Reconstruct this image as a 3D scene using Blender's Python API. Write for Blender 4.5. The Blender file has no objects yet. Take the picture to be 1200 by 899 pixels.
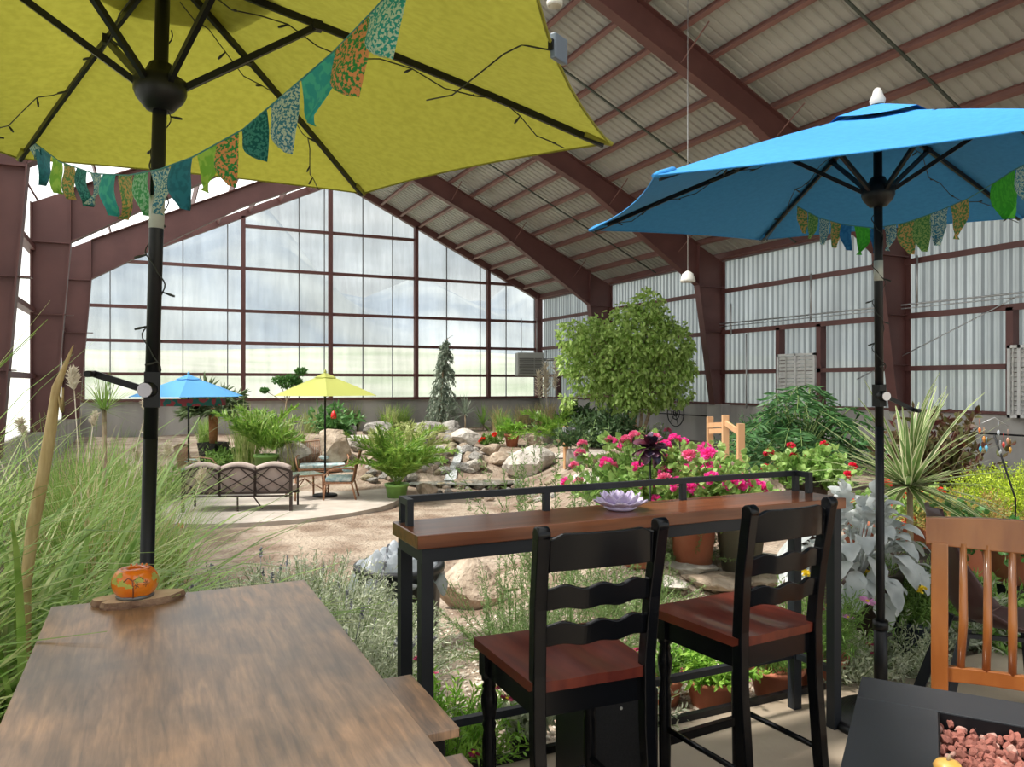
import bpy, bmesh, math, random
import numpy as np
from mathutils import Vector, Matrix, Euler
C = bpy.context.scene.collection
SC = bpy.context.scene
PI = math.pi
rng = np.random.default_rng(7)
random.seed(7)

# ------------------------------------------------------------------ camera, world, sun, exposure
TH = math.radians(25.3)          # the camera looks 25.3 degrees right of the building's length
EYE = 1.6
F = 900.0                        # focal length in pixels of the 1200 x 899 frame
cd = bpy.data.cameras.new('camera'); cam = bpy.data.objects.new('camera', cd); C.objects.link(cam)
cam.location = (0, 0, EYE); cam.rotation_euler = (PI/2, 0, -TH)
cd.sensor_width = 36; cd.lens = 27.0; cd.clip_start = 0.05; cd.clip_end = 400
SC.camera = cam
SC.view_settings.view_transform = 'Standard'; SC.view_settings.look = 'None'
SC.view_settings.exposure = EXPOSURE = 0.5
SC.view_settings.gamma = 1.0; SC.view_settings.use_curve_mapping = False
W = bpy.data.worlds.new('sky'); SC.world = W; W.use_nodes = True
nt = W.node_tree; nt.nodes.clear()
def wn(t, **k):
    n = nt.nodes.new(t)
    for a, b in k.items(): n.inputs[a].default_value = b
    return n
tc = wn('ShaderNodeTexCoord'); sep = wn('ShaderNodeSeparateXYZ'); nt.links.new(tc.outputs['Generated'], sep.inputs[0])
ramp = nt.nodes.new('ShaderNodeValToRGB'); nt.links.new(sep.outputs['Z'], ramp.inputs[0])
cr = ramp.color_ramp; cr.elements[0].position = 0.0; cr.elements[0].color = (.72, .75, .76, 1)
cr.elements[1].position = .6; cr.elements[1].color = (.62, .72, .84, 1)
noi = wn('ShaderNodeTexNoise', Scale=4.0, Detail=4.0, Roughness=.55)
mp = nt.nodes.new('ShaderNodeMapping'); mp.inputs['Scale'].default_value = (1, 1, 2.6)
nt.links.new(tc.outputs['Generated'], mp.inputs[0]); nt.links.new(mp.outputs[0], noi.inputs['Vector'])
r2 = nt.nodes.new('ShaderNodeValToRGB'); nt.links.new(noi.outputs['Fac'], r2.inputs[0])
r2.color_ramp.elements[0].position = .40; r2.color_ramp.elements[1].position = .62
mixc = nt.nodes.new('ShaderNodeMix'); mixc.data_type = 'RGBA'
nt.links.new(r2.outputs[0], mixc.inputs['Factor']); nt.links.new(ramp.outputs[0], mixc.inputs[6])
mixc.inputs[7].default_value = (1.15, 1.15, 1.13, 1)
bg = wn('ShaderNodeBackground', Strength=1.0); nt.links.new(mixc.outputs[2], bg.inputs[0])
wo = nt.nodes.new('ShaderNodeOutputWorld'); nt.links.new(bg.outputs[0], wo.inputs[0])
sl = bpy.data.lights.new('sun', 'SUN'); sun = bpy.data.objects.new('sun', sl); C.objects.link(sun)
sl.energy = 7.5; sl.angle = math.radians(7); sl.color = (1, .95, .87)
sd = Vector((0.50, -0.10, -0.86)).normalized()     # the way the sunlight travels
sun.rotation_euler = sd.to_track_quat('-Z', 'Y').to_euler()

# ------------------------------------------------------------------ placing helpers
cT, sT = math.cos(TH), math.sin(TH)
def smooth(t): t = min(1, max(0, t)); return t*t*(3-2*t)
def wp(xc, zc, z): return Vector((xc*cT+zc*sT, -xc*sT+zc*cT, z))
def at(px, py, D):
    return wp((px-600)*D/F, D, EYE+(450-py)*D/F)
MOUND = (6.9, 18.9)
def gz(X, Y):
    s = smooth((X-.5*Y+.7)/2.6)
    low = -.92*smooth((Y-3.0)/6.0)
    low += .75*smooth((Y-18)/8)
    low += .85*math.exp(-(((X-MOUND[0]+.3)/3.0)**2+((Y-MOUND[1]-1.6)/1.9)**2))
    hi = -.12
    g = low*(1-s)+max(hi, low)*s
    g += .42*math.exp(-(((X-3.95)/1.3)**2+((Y-5.15)/.9)**2))
    g += .035*math.sin(X*1.7+Y*.6)*math.sin(Y*1.3)*smooth((Y-4)/3)
    return g-.06
def gp(px, py, d0=3.0):
    D = d0
    while D < 45:
        p = at(px, py, D)
        if p.z <= gz(p.x, p.y): return p
        D += .03
    return at(px, py, 28)
def depth(p): return p.x*sT+p.y*cT
# ------------------------------------------------------------------ materials
MATS = {}
def mat(name, c1, c2=None, scale=6, rough=.6, bump=0, metal=0, trans=0, stretch=(1, 1, 1), coat=0, detail=4, bscale=None, sheen=0, c3=None, lo=.35, hi=.65, spec=.5, bdist=.02, coatr=.12):
    m = bpy.data.materials.new(name); m.use_nodes = True; MATS[name] = m
    t = m.node_tree; n = t.nodes; b = n['Principled BSDF']; out = n['Material Output']
    b.inputs['Roughness'].default_value = rough; b.inputs['Metallic'].default_value = metal
    b.inputs['Specular IOR Level'].default_value = spec
    b.inputs['Coat Weight'].default_value = coat; b.inputs['Coat Roughness'].default_value = coatr
    b.inputs['Base Color'].default_value = (*c1, 1)
    co = None; src = None
    if c2 is not None or bump:
        tcn = n.new('ShaderNodeTexCoord'); mpn = n.new('ShaderNodeMapping'); mpn.inputs['Scale'].default_value = stretch
        t.links.new(tcn.outputs['Object'], mpn.inputs[0])
    if c2 is not None:
        no = n.new('ShaderNodeTexNoise'); no.inputs['Scale'].default_value = scale; no.inputs['Detail'].default_value = detail
        t.links.new(mpn.outputs[0], no.inputs['Vector'])
        r = n.new('ShaderNodeValToRGB'); t.links.new(no.outputs['Fac'], r.inputs[0])
        r.color_ramp.elements[0].position = lo; r.color_ramp.elements[1].position = hi
        r.color_ramp.elements[0].color = (*c1, 1); r.color_ramp.elements[1].color = (*c2, 1)
        if c3 is not None:
            e = r.color_ramp.elements.new((lo+hi)/2); e.color = (*c3, 1)
        t.links.new(r.outputs[0], b.inputs['Base Color']); src = r.outputs[0]
    if bump:
        nb = n.new('ShaderNodeTexNoise'); nb.inputs['Scale'].default_value = bscale or scale*3; nb.inputs['Detail'].default_value = 5
        t.links.new(mpn.outputs[0], nb.inputs['Vector'])
        bu = n.new('ShaderNodeBump'); bu.inputs['Strength'].default_value = bump; bu.inputs['Distance'].default_value = bdist
        t.links.new(nb.outputs['Fac'], bu.inputs['Height']); t.links.new(bu.outputs[0], b.inputs['Normal'])
    if trans:
        tr = n.new('ShaderNodeBsdfTranslucent'); mx = n.new('ShaderNodeMixShader'); mx.inputs[0].default_value = trans
        tr.inputs[0].default_value = (*c1, 1)
        if src: t.links.new(src, tr.inputs[0])
        t.links.new(b.outputs[0], mx.inputs[1]); t.links.new(tr.outputs[0], mx.inputs[2]); t.links.new(mx.outputs[0], out.inputs[0])
    return m
def panel_mat(name, col, transp, tcol, streak=True, dark=.7, sc=(3, 3, .25), transl=.6, blot=.3):
    """translucent fibreglass sheet: part clear, part scattering, with dirt streaks down its length"""
    m = bpy.data.materials.new(name); m.use_nodes = True
    t = m.node_tree; n = t.nodes; n.remove(n['Principled BSDF']); out = n['Material Output']
    tcn = n.new('ShaderNodeTexCoord'); mpn = n.new('ShaderNodeMapping'); mpn.inputs['Scale'].default_value = sc
    t.links.new(tcn.outputs['Object'], mpn.inputs[0])
    no = n.new('ShaderNodeTexNoise'); no.inputs['Scale'].default_value = 1.6; no.inputs['Detail'].default_value = 6
    no.inputs['Roughness'].default_value = .65
    t.links.new(mpn.outputs[0], no.inputs['Vector'])
    bl = n.new('ShaderNodeTexNoise'); bl.inputs['Scale'].default_value = .33; bl.inputs['Detail'].default_value = 3
    mb2 = n.new('ShaderNodeMapping'); mb2.inputs['Scale'].default_value = (.6, .6, 1.4); t.links.new(tcn.outputs['Object'], mb2.inputs[0]); t.links.new(mb2.outputs[0], bl.inputs['Vector'])
    av = n.new('ShaderNodeMix'); av.data_type = 'FLOAT'; av.inputs[0].default_value = blot; t.links.new(no.outputs['Fac'], av.inputs[2]); t.links.new(bl.outputs['Fac'], av.inputs[3])
    def rmp(c, k):
        r = n.new('ShaderNodeValToRGB'); t.links.new(av.outputs[0], r.inputs[0])
        r.color_ramp.elements[0].position = .34; r.color_ramp.elements[1].position = .64
        r.color_ramp.elements[0].color = (c[0]*k, c[1]*k, c[2]*k, 1); r.color_ramp.elements[1].color = (*c, 1)
        return r
    tp = n.new('ShaderNodeBsdfTransparent'); tl = n.new('ShaderNodeBsdfTranslucent'); df = n.new('ShaderNodeBsdfDiffuse')
    t.links.new(rmp(tcol, dark).outputs[0], tp.inputs[0]); cc = rmp(col, dark)
    t.links.new(cc.outputs[0], tl.inputs[0]); t.links.new(cc.outputs[0], df.inputs[0])
    a = n.new('ShaderNodeMixShader'); a.inputs[0].default_value = transl; t.links.new(df.outputs[0], a.inputs[1]); t.links.new(tl.outputs[0], a.inputs[2])
    b = n.new('ShaderNodeMixShader'); b.inputs[0].default_value = transp; t.links.new(a.outputs[0], b.inputs[1]); t.links.new(tp.outputs[0], b.inputs[2])
    t.links.new(b.outputs[0], out.inputs[0])
    MATS[name] = m
    return m
def leafm(name, c1, c2, trans=.35, scale=9, rough=.45): return mat(name, c1, c2, scale=scale, rough=rough, trans=trans, detail=2, spec=.35)

# ------------------------------------------------------------------ mesh builder
class MB:
    def __init__(s): s.V = []; s.Q = []; s.n = 0; s.M = None
    def add(s, V, F, mi=0, sm=False):
        V = np.asarray(V, float).reshape(-1, 3)
        if s.M is not None:
            m = np.array(s.M); V = V @ m[:3, :3].T + m[:3, 3]
        s.V.append(V)
        if isinstance(F, np.ndarray): s.Q.append((F+s.n, mi, sm))
        else:
            by = {}
            for f in F: by.setdefault(len(f), []).append(f)
            for k, fs in by.items(): s.Q.append((np.array(fs, int)+s.n, mi, sm))
        s.n += len(V)
        return s
    def box(s, lo, hi, mi=0):
        x0, y0, z0 = lo; x1, y1, z1 = hi
        V = [(x0, y0, z0), (x1, y0, z0), (x1, y1, z0), (x0, y1, z0), (x0, y0, z1), (x1, y0, z1), (x1, y1, z1), (x0, y1, z1)]
        return s.add(V, [(0, 3, 2, 1), (4, 5, 6, 7), (0, 1, 5, 4), (1, 2, 6, 5), (2, 3, 7, 6), (3, 0, 4, 7)], mi)
    def beam(s, a, b, w, h, up=(0, 0, 1), mi=0):
        a = Vector(a); b = Vector(b); d = (b-a); L = d.length; d.normalize(); u = Vector(up)
        r = d.cross(u)
        if r.length < 1e-4: u = Vector((0, 1, 0)); r = d.cross(u)
        r.normalize(); u = r.cross(d).normalized()
        V = []
        for p in (a, b):
            for i, j in ((-1, -1), (1, -1), (1, 1), (-1, 1)): V.append(p+r*(i*w/2)+u*(j*h/2))
        return s.add([tuple(v) for v in V], [(0, 1, 2, 3), (7, 6, 5, 4), (0, 4, 5, 1), (1, 5, 6, 2), (2, 6, 7, 3), (3, 7, 4, 0)], mi)
    def sweep(s, pts, w, h, side=(1, 0, 0), mi=0):
        """one continuous bar of rectangular section along pts"""
        P = [Vector(p) for p in pts]; S = Vector(side); V = []; n = len(P)
        for i, p in enumerate(P):
            d = (P[min(i+1, n-1)]-P[max(i-1, 0)]).normalized(); u = S.cross(d).normalized()
            for a, b in ((-1, -1), (1, -1), (1, 1), (-1, 1)): V.append(p+S*(a*w/2)+u*(b*h/2))
        return s.add([tuple(v) for v in V], [(4*i+j, 4*i+(j+1) % 4, 4*i+4+(j+1) % 4, 4*i+4+j) for i in range(n-1) for j in range(4)]+[(3, 2, 1, 0), (4*n-4, 4*n-3, 4*n-2, 4*n-1)], mi)
    def tube(s, pts, r, k=8, mi=0, sm=True, cap=True):
        P = [Vector(p) for p in pts]; n = len(P)
        R = r if hasattr(r, '__len__') else [r]*n
        V = []; prev = None
        for i in range(n):
            d = (P[min(i+1, n-1)]-P[max(i-1, 0)])
            if d.length < 1e-9: d = Vector((0, 0, 1))
            d.normalize()
            if prev is None:
                a = Vector((0, 0, 1)) if abs(d.z) < .9 else Vector((1, 0, 0)); x = d.cross(a).normalized()
            else:
                x = prev-d*prev.dot(d)
                x = x.normalized() if x.length > 1e-6 else d.cross(Vector((1, 0, 0))).normalized()
            prev = x; y = d.cross(x)
            for j in range(k):
                t = 2*PI*j/k; V.append(tuple(P[i]+(x*math.cos(t)+y*math.sin(t))*R[i]))
        Fq = [(i*k+j, i*k+(j+1) % k, (i+1)*k+(j+1) % k, (i+1)*k+j) for i in range(n-1) for j in range(k)]
        s.add(V, Fq, mi, sm)
        if cap:
            s.Q.append((np.array([[s.n-len(V)+j for j in range(k)][::-1]]), mi, False))
            s.Q.append((np.array([[s.n-k+j for j in range(k)]]), mi, False))
        return s
    def lathe(s, prof, k=24, mi=0, sm=True, c=(0, 0, 0)):
        V = []; n = len(prof)
        for r, z in prof:
            for j in range(k):
                t = 2*PI*j/k; V.append((c[0]+r*math.cos(t), c[1]+r*math.sin(t), c[2]+z))
        Fq = [(i*k+j, i*k+(j+1) % k, (i+1)*k+(j+1) % k, (i+1)*k+j) for i in range(n-1) for j in range(k)]
        return s.add(V, Fq, mi, sm)
    def prism(s, out, z0, z1, mi=0, axis=2):
        n = len(out)
        def p(u, v, w):
            return ((u, v, w), (w, u, v), (u, w, v))[0 if axis == 2 else 1 if axis == 0 else 2]
        V = [p(u, v, z0) for u, v in out]+[p(u, v, z1) for u, v in out]
        return s.add(V, [tuple(range(n))[::-1], tuple(range(n, 2*n))]+[(i, (i+1) % n, n+(i+1) % n, n+i) for i in range(n)], mi)
    def grid(s, fn, nu, nv, mi=0, sm=True):
        V = [fn(i/nu, j/nv) for i in range(nu+1) for j in range(nv+1)]
        Fq = [(i*(nv+1)+j, (i+1)*(nv+1)+j, (i+1)*(nv+1)+j+1, i*(nv+1)+j+1) for i in range(nu) for j in range(nv)]
        return s.add([tuple(v) for v in V], Fq, mi, sm)
    def build(s, name, mats, parent=None, loc=None, bevel=0):
        me = bpy.data.meshes.new(name)
        V = np.concatenate(s.V).astype(np.float32) if s.V else np.zeros((0, 3), np.float32)
        loops = []; tot = []; mi = []; sm = []
        for Fq, m, smo in s.Q:
            Fq = np.asarray(Fq); k = Fq.shape[1]; c = len(Fq)
            loops.append(Fq.reshape(-1)); tot.append(np.full(c, k)); mi.append(np.full(c, m)); sm.append(np.full(c, smo))
        loops = np.concatenate(loops).astype(np.int32); tot = np.concatenate(tot).astype(np.int32)
        st = np.concatenate([[0], np.cumsum(tot)[:-1]]).astype(np.int32)
        me.vertices.add(len(V)); me.vertices.foreach_set('co', V.reshape(-1))
        me.loops.add(len(loops)); me.loops.foreach_set('vertex_index', loops)
        me.polygons.add(len(tot)); me.polygons.foreach_set('loop_start', st); me.polygons.foreach_set('loop_total', tot)
        me.polygons.foreach_set('material_index', np.concatenate(mi).astype(np.int32))
        me.polygons.foreach_set('use_smooth', np.concatenate(sm).astype(bool))
        if not isinstance(mats, (list, tuple)): mats = [mats]
        for m in mats: me.materials.append(m if not isinstance(m, str) else MATS[m])
        me.update(calc_edges=True); me.validate()
        o = bpy.data.objects.new(name, me); C.objects.link(o)
        if parent is not None: o.parent = parent
        if loc is not None: o.location = loc
        if bevel:
            b = o.modifiers.new('bevel', 'BEVEL'); b.width = bevel; b.segments = 2; b.limit_method = 'ANGLE'; b.angle_limit = .7
        return o
def tag(o, label, cat, group=None, kind=None):
    o['label'] = label; o['category'] = cat
    if group: o['group'] = group
    if kind: o['kind'] = kind
    return o
def thing(name, label, cat, loc=(0, 0, 0), rz=0, group=None):
    o = bpy.data.objects.new(name, None); C.objects.link(o); o.location = loc; o.rotation_euler = (0, 0, rz); o.empty_display_size = .1
    return tag(o, label, cat, group)
def struct(o): o['kind'] = 'structure'; return o
def copy_tree(o, parent=None):
    c = o.copy(); C.objects.link(c)
    if parent is not None: c.parent = parent
    for ch in [k for k in bpy.data.objects if k.parent == o]: copy_tree(ch, c)
    return c
def kids(o): return [k for k in bpy.data.objects if k.parent == o]

# ------------------------------------------------------------------ plant helpers (vectorised)
def blades(mb, n, L=(.5, .9), Wd=.012, phi=(0, .5), droop=(.6, 1.6), base=.06, seg=6, mi=0, edge=None, c=(0, 0, 0), az=None, taper=.8, fold=0, R=None, pw=1.4):
    R = R or rng
    a = R.uniform(0, 2*PI, n) if az is None else R.uniform(az[0], az[1], n)
    Ln = R.uniform(*L, n); p0 = R.uniform(*phi, n); dr = R.uniform(*droop, n)
    br = base*np.sqrt(R.uniform(0, 1, n)); ba = R.uniform(0, 2*PI, n)
    P = np.stack([c[0]+br*np.cos(ba), c[1]+br*np.sin(ba), np.full(n, c[2])], 1)
    side = np.stack([-np.sin(a), np.cos(a), np.zeros(n)], 1)
    rows = []
    ncol = 4 if edge is not None else (3 if fold else 2)
    for i in range(seg+1):
        t = i/seg
        ph = p0+dr*t**pw
        d = np.stack([np.sin(ph)*np.cos(a), np.sin(ph)*np.sin(a), np.cos(ph)], 1)
        w = Wd*(.55+1.8*t if t < .25 else 1)*max(0.02, (1-t))**(taper*.6)
        wv = side*w/2
        if edge is not None: rows += [P-wv, P-wv*.66, P+wv*.66, P+wv]
        elif fold:
            nr = np.cross(side, d); rows += [P-wv+nr*w*fold, P, P+wv+nr*w*fold]
        else: rows += [P-wv, P+wv]
        P = P+d*(Ln/seg)[:, None]
    V = np.stack(rows, 1)       # n, rows, 3
    nr_ = V.shape[1]; off = (np.arange(n)*nr_)[:, None, None]
    for j in range(ncol-1):
        q = np.array([[i*ncol+j, i*ncol+j+1, (i+1)*ncol+j+1, (i+1)*ncol+j] for i in range(seg)])[None]
        m = mi if (edge is None or j == 1) else edge
        Fq = (q+off).reshape(-1, 4)
        if j == 0: Vn = mb.n; mb.add(V.reshape(-1, 3), Fq, m, True)
        else: mb.Q.append((Fq+Vn, m, True))
def leafs(mb, P, D, L, Wd, mi=0, curl=.25, R=None):
    """one six-sided leaf per point"""
    R = R or rng
    P = np.asarray(P, float); D = np.asarray(D, float); n = len(P)
    D = D/np.maximum(1e-6, np.linalg.norm(D, axis=1))[:, None]
    rv = R.normal(size=(n, 3)); rv[:, 2] += .0
    S = np.cross(D, rv); S /= np.maximum(1e-6, np.linalg.norm(S, axis=1))[:, None]
    N = np.cross(S, D)
    L = np.broadcast_to(L, n)[:, None]; w = np.broadcast_to(Wd, n)[:, None]/2
    V = np.stack([P, P+D*L*.35+S*w, P+D*L*.72+S*w*.75-N*L*curl*.3, P+D*L-N*L*curl, P+D*L*.72-S*w*.75-N*L*curl*.3, P+D*L*.35-S*w], 1)
    q = (np.arange(n)*6)[:, None]+np.array([[0, 1, 2, 3, 4, 5]])
    mb.add(V.reshape(-1, 3), q, mi, False)
def unit(n, R=None):
    v = (R or rng).normal(size=(n, 3)); return v/np.linalg.norm(v, axis=1)[:, None]
def stems(n, m, L, phi, droop, c=(0, 0, 0), base=.05, R=None):
    """n curved stems with m points each -> P (n,m,3), D (n,m,3)"""
    R = R or rng
    a = R.uniform(0, 2*PI, n); Ln = R.uniform(*L, n); p0 = R.uniform(*phi, n); dr = R.uniform(*droop, n)
    br = base*np.sqrt(R.uniform(0, 1, n))
    P = np.stack([c[0]+br*np.cos(a), c[1]+br*np.sin(a), np.full(n, c[2])], 1); Ps = []; Ds = []
    for i in range(m):
        ph = p0+dr*(i/(m-1)); d = np.stack([np.sin(ph)*np.cos(a), np.sin(ph)*np.sin(a), np.cos(ph)], 1)
        Ps.append(P); Ds.append(d); P = P+d*(Ln/(m-1))[:, None]
    return np.stack(Ps, 1), np.stack(Ds, 1)
def stem_tubes(mb, P, r, mi=0, k=4):
    n, m, _ = P.shape
    for i in range(n): mb.tube(P[i], [r*(1-.6*j/(m-1)) for j in range(m)], k, mi, cap=False)
def ribbons(mb, P, w, mi=0):
    n, m, _ = P.shape
    D = P[:, -1]-P[:, 0]; S = np.cross(D, unit(n)); S /= np.linalg.norm(S, axis=1)[:, None]; S = S[:, None]*w/2
    V = np.stack([P-S, P+S], 2).reshape(n, -1, 3)
    q = np.array([[2*i, 2*i+1, 2*i+3, 2*i+2] for i in range(m-1)])[None]
    mb.add(V.reshape(-1, 3), (q+(np.arange(n)*2*m)[:, None, None]).reshape(-1, 4), mi, False)
bm_ = bmesh.new(); bmesh.ops.create_icosphere(bm_, subdivisions=3, radius=1)
ICO = (np.array([v.co[:] for v in bm_.verts]), np.array([[v.index for v in f.verts] for f in bm_.faces])); bm_.free()
bm_ = bmesh.new(); bmesh.ops.create_icosphere(bm_, subdivisions=2, radius=1)
ICO2 = (np.array([v.co[:] for v in bm_.verts]), np.array([[v.index for v in f.verts] for f in bm_.faces])); bm_.free()
def rockmesh(size, R, cuts=14, ico=ICO, flat=0.0, sm=False, lump=.12):
    V = ico[0].copy()
    k = unit(4, R); ph = R.uniform(0, 6, 4)
    V *= (1+lump*sum(np.sin(3*V@k[i]+ph[i]) for i in range(4))/2)[:, None]
    for _ in range(cuts):
        nn = unit(1, R)[0]; d = R.uniform(.58, .88)
        V -= np.maximum(0, V@nn-d)[:, None]*nn
    V = V*np.array(size)
    if flat: V[:, 2] = np.maximum(V[:, 2], -size[2]*flat)
    V[:, 2] -= V[:, 2].min()
    return V
def rock(name, p, size, m, label=None, cat='boulder', group=None, rz=0, seed=0, sink=.12, cuts=14, ico=ICO, sm=False):
    R = np.random.default_rng(seed+11)
    mb = MB(); mb.add(rockmesh(size, R, cuts, ico), ico[1], 0, sm)
    o = mb.build(name, m); o.location = (p[0], p[1], p[2]-sink*size[2]*2); o.rotation_euler = (0, 0, rz)
    if label: tag(o, label, cat, group)
    return o
def flower_mesh(name, m, kind='ball', r=.04, n=26, m2=None):
    mb = MB(); R = np.random.default_rng(5)
    if kind == 'ball':
        u = unit(n, R); u[:, 2] = np.abs(u[:, 2])*.9-.15
        P = u*r*.55; T = np.cross(u, unit(n, R)); leafs(mb, P, u+T*.9, r*.75, r*.65, 0, .1, R); leafs(mb, P, u-T*.9, r*.75, r*.65, 0, .1, R)
    elif kind == 'daisy':
        a = np.arange(n)*2*PI/n; D = np.stack([np.cos(a), np.sin(a), np.full(n, .12)], 1)
        leafs(mb, D*r*.15, D, r, r*1.9*PI/n, 0, .05, R)
        mb.lathe([(r*.28, 0), (r*.28, r*.1), (r*.12, r*.2), (0.0001, r*.2)], 10, 1 if m2 else 0)
    me = mb.build(name, [m, m2] if m2 else [m]); C.objects.unlink(me); return me.data
def put(meshdata, name, parent, loc, rot=(0, 0, 0), s=1, label=None):
    o = bpy.data.objects.new(name, meshdata); C.objects.link(o); o.parent = parent; o.location = loc; o.rotation_euler = rot; o.scale = (s, s, s)
    if label: o['label'] = label
    return o
def pot(parent, r, h, m, taper=.75, square=False, name='pot', z=0, rim=True):
    mb = MB(); t = r*taper
    if square: pr = [(.0001, 0), (t, 0), (r, h), (r-.02, h), (r-.03, h-.05), (.0001, h-.05)]; k = 4
    else:
        pr = [(.0001, 0), (t, 0), (r*.97, h*.84)]+([(r*1.06, h*.85), (r*1.07, h)] if rim else [(r, h)])+[(r*.9, h), (r*.86, h*.88), (.0001, h*.88)]; k = 28
    mb.lathe(pr, k, 0, not square, (0, 0, z))
    return mb.build(name, m, parent)
# ------------------------------------------------------------------ material list
STEEL = mat('steel_red', (.092, .033, .030), (.116, .044, .039), 2, .55, bump=.05)
ROOFM = mat('roof_metal', (.33, .325, .30), (.40, .395, .365), 1.2, .5, stretch=(1, .4, 1))
GABLE = panel_mat('gable_sheet', (.46, .49, .50), .66, (.76, .80, .82), dark=.62, sc=(1.6, 1, .20), blot=.5)
SIDE = panel_mat('side_sheet', (.50, .54, .58), .08, (.6, .64, .68), dark=.6, sc=(1, 1.3, .12), transl=.55)
LEFTM = panel_mat('left_sheet', (.85, .87, .88), .35, (.9, .92, .95), dark=.85, transl=.7)
LROOF = panel_mat('skylight_sheet', (.9, .9, .9), .60, (.98, .98, .98), dark=.95, transl=.8)
CONC = mat('concrete', (.30, .27, .235), (.40, .37, .33), 1.3, .85, bump=.15, bscale=30)
CONCW = mat('concrete_wall', (.27, .26, .245), (.44, .425, .40), 1.1, .9, bump=.2, stretch=(1, 1, .35))
SAND = mat('sandy_soil', (.215, .150, .105), (.41, .335, .26), 1.5, .95, bump=1.0, bscale=16, detail=10, bdist=.08, lo=.38, hi=.62)
PATIO = mat('patio_concrete', (.30, .235, .17), (.42, .35, .265), 1.6, .6, bump=.08, bscale=40)
PAVE = mat('pale_concrete', (.38, .335, .29), (.46, .41, .36), 3, .8, bump=.1)
BLACKM = mat('black_metal', (.006, .0065, .008), rough=.42, spec=.3)
GREYM = mat('charcoal_metal', (.014, .017, .022), rough=.45, spec=.35)
DARKM = mat('dark_slate_metal', (.030, .033, .038), (.036, .039, .044), 3, .5, spec=.4)
WHITEM = mat('white_painted', (.62, .63, .62), (.52, .53, .53), 3, .5)
ALU = mat('galvanised', (.42, .43, .44), rough=.4, metal=.6)
ROCKS = [mat('rock_pale', (.36, .33, .29), (.60, .56, .50), 4.5, .9, bump=.9, bscale=11, bdist=.06),
         mat('rock_tan', (.30, .23, .165), (.50, .41, .32), 4.5, .9, bump=.9, bscale=11, bdist=.06),
         mat('rock_grey', (.20, .19, .17), (.38, .36, .33), 4.5, .9, bump=.9, bscale=11, bdist=.06),
         mat('rock_moss', (.15, .13, .07), (.34, .29, .20), 4, .9, bump=.5, bscale=9, bdist=.04)]
TERRA = mat('terracotta', (.42, .13, .07), (.50, .19, .11), 5, .7)
GREENPOT = mat('green_pot', (.22, .42, .10), rough=.4)
BLACKPOT = mat('black_pot', (.015, .016, .018), rough=.45)
BROWNPOT = mat('brown_pot', (.035, .020, .016), rough=.5)
OLIVEPOT = mat('olive_pot', (.16, .15, .11), rough=.7)
STEM = mat('stem_green', (.14, .22, .06), rough=.6)
BARK = mat('bark_tan', (.30, .22, .14), (.42, .33, .22), 12, .85, bump=.4)
PINEW = mat('pine_wood', (.50, .27, .13), (.60, .36, .19), 5, .6, stretch=(1, 1, .1))

# ------------------------------------------------------------------ the building
BW = 15.4
XL, XR, XA = -.14*BW, BW, .43*BW
ZE, ZA = 1.6+.247*BW, 1.6+.519*BW
YG = 1.93*BW
FY = [-6.5, -.4, 5.72, 11.81, 17.91, 24.0]
Y0 = -6.5
ZS = .98
SLP = (ZA-ZE)/(XR-XA)
def zroof(x): return ZE+(ZA-ZE)*(x-XL)/(XA-XL) if x < XA else ZA-SLP*(x-XA)
# terrain
def terrain():
    xs = np.concatenate([np.arange(XL, 9, .22), np.arange(9, XR+.3, .4)]); ys = np.concatenate([np.arange(Y0, 2.5, .8), np.arange(2.5, 12, .2), np.arange(12, YG+.3, .35)])
    V = [(x, y, gz(x, y)) for x in xs for y in ys]; ny = len(ys)
    Fq = np.array([[i*ny+j, (i+1)*ny+j, (i+1)*ny+j+1, i*ny+j+1] for i in range(len(xs)-1) for j in range(ny-1)])
    mb = MB(); mb.add(V, Fq, 0, True); struct(mb.build('ground', SAND))
terrain()
def ext():
    ys = [-80, 34, 60, 85, 106]; zs = [-1.7, -1.7, .6, 3.6, 6.2]; V = []
    for i in range(41):
        for y, z in zip(ys, zs): V.append((-130+7.5*i, y, z+(.5*math.sin(i*.7+y) if z > 0 else 0)))
    mb = MB(); mb.add(V, [(i*5+k, (i+1)*5+k, (i+1)*5+k+1, i*5+k+1) for i in range(40) for k in range(4)], 0, True)
    struct(mb.build('exterior_ground', mat('outside_dry_grass', (.36, .40, .27), (.56, .54, .45), .12, .9, stretch=(.35, 1, 1))))
ext()
def hills():
    mb = MB(); R = np.random.default_rng(3)
    n = 60; V = []
    for i in range(n+1):
        x = -110+i*4.5; h = 27+8*math.sin(i*.31)+4*math.sin(i*.9+1)
        V += [(x, 105, 5), (x, 125, h*.65), (x, 150, h), (x, 175, -1.8)]
    mb.add(V, [(i*4+k, (i+1)*4+k, (i+1)*4+k+1, i*4+k+1) for i in range(n) for k in range(3)], 0, True)
    struct(mb.build('hill_range', mat('hill_scrub', (.24, .28, .34), (.46, .48, .48), .06, .95)))
hills()
# patio slab and its steel edge
PX0, PX1, PY1 = -.62, 9.0, 2.93
struct(MB().box((PX0, Y0, -.16), (PX1, PY1, 0)).build('floor', PATIO))
struct(MB().box((-.6, PY1, -.16), (3.2, PY1+.03, .03)).build('trim_patio_edge', BLACKM))
# concrete stem walls
t = .2
struct(MB().box((XL-t, YG, -1.2), (XR+t, YG+t, ZS)).build('wall_back_base', CONCW))
def rwall():
    mb = MB(); mb.box((XR, Y0, -1.2), (XR+t, YG, ZS))
    for y in FY[1:]: mb.box((XR-.35, y-.32, -1.2), (XR, y+.32, ZS+.02))
    return mb.build('wall_right_base', CONCW)
struct(rwall())
struct(MB().box((XL-t, Y0, -1.2), (XL, YG, ZS-.35)).build('wall_left_base', CONCW))
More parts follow.
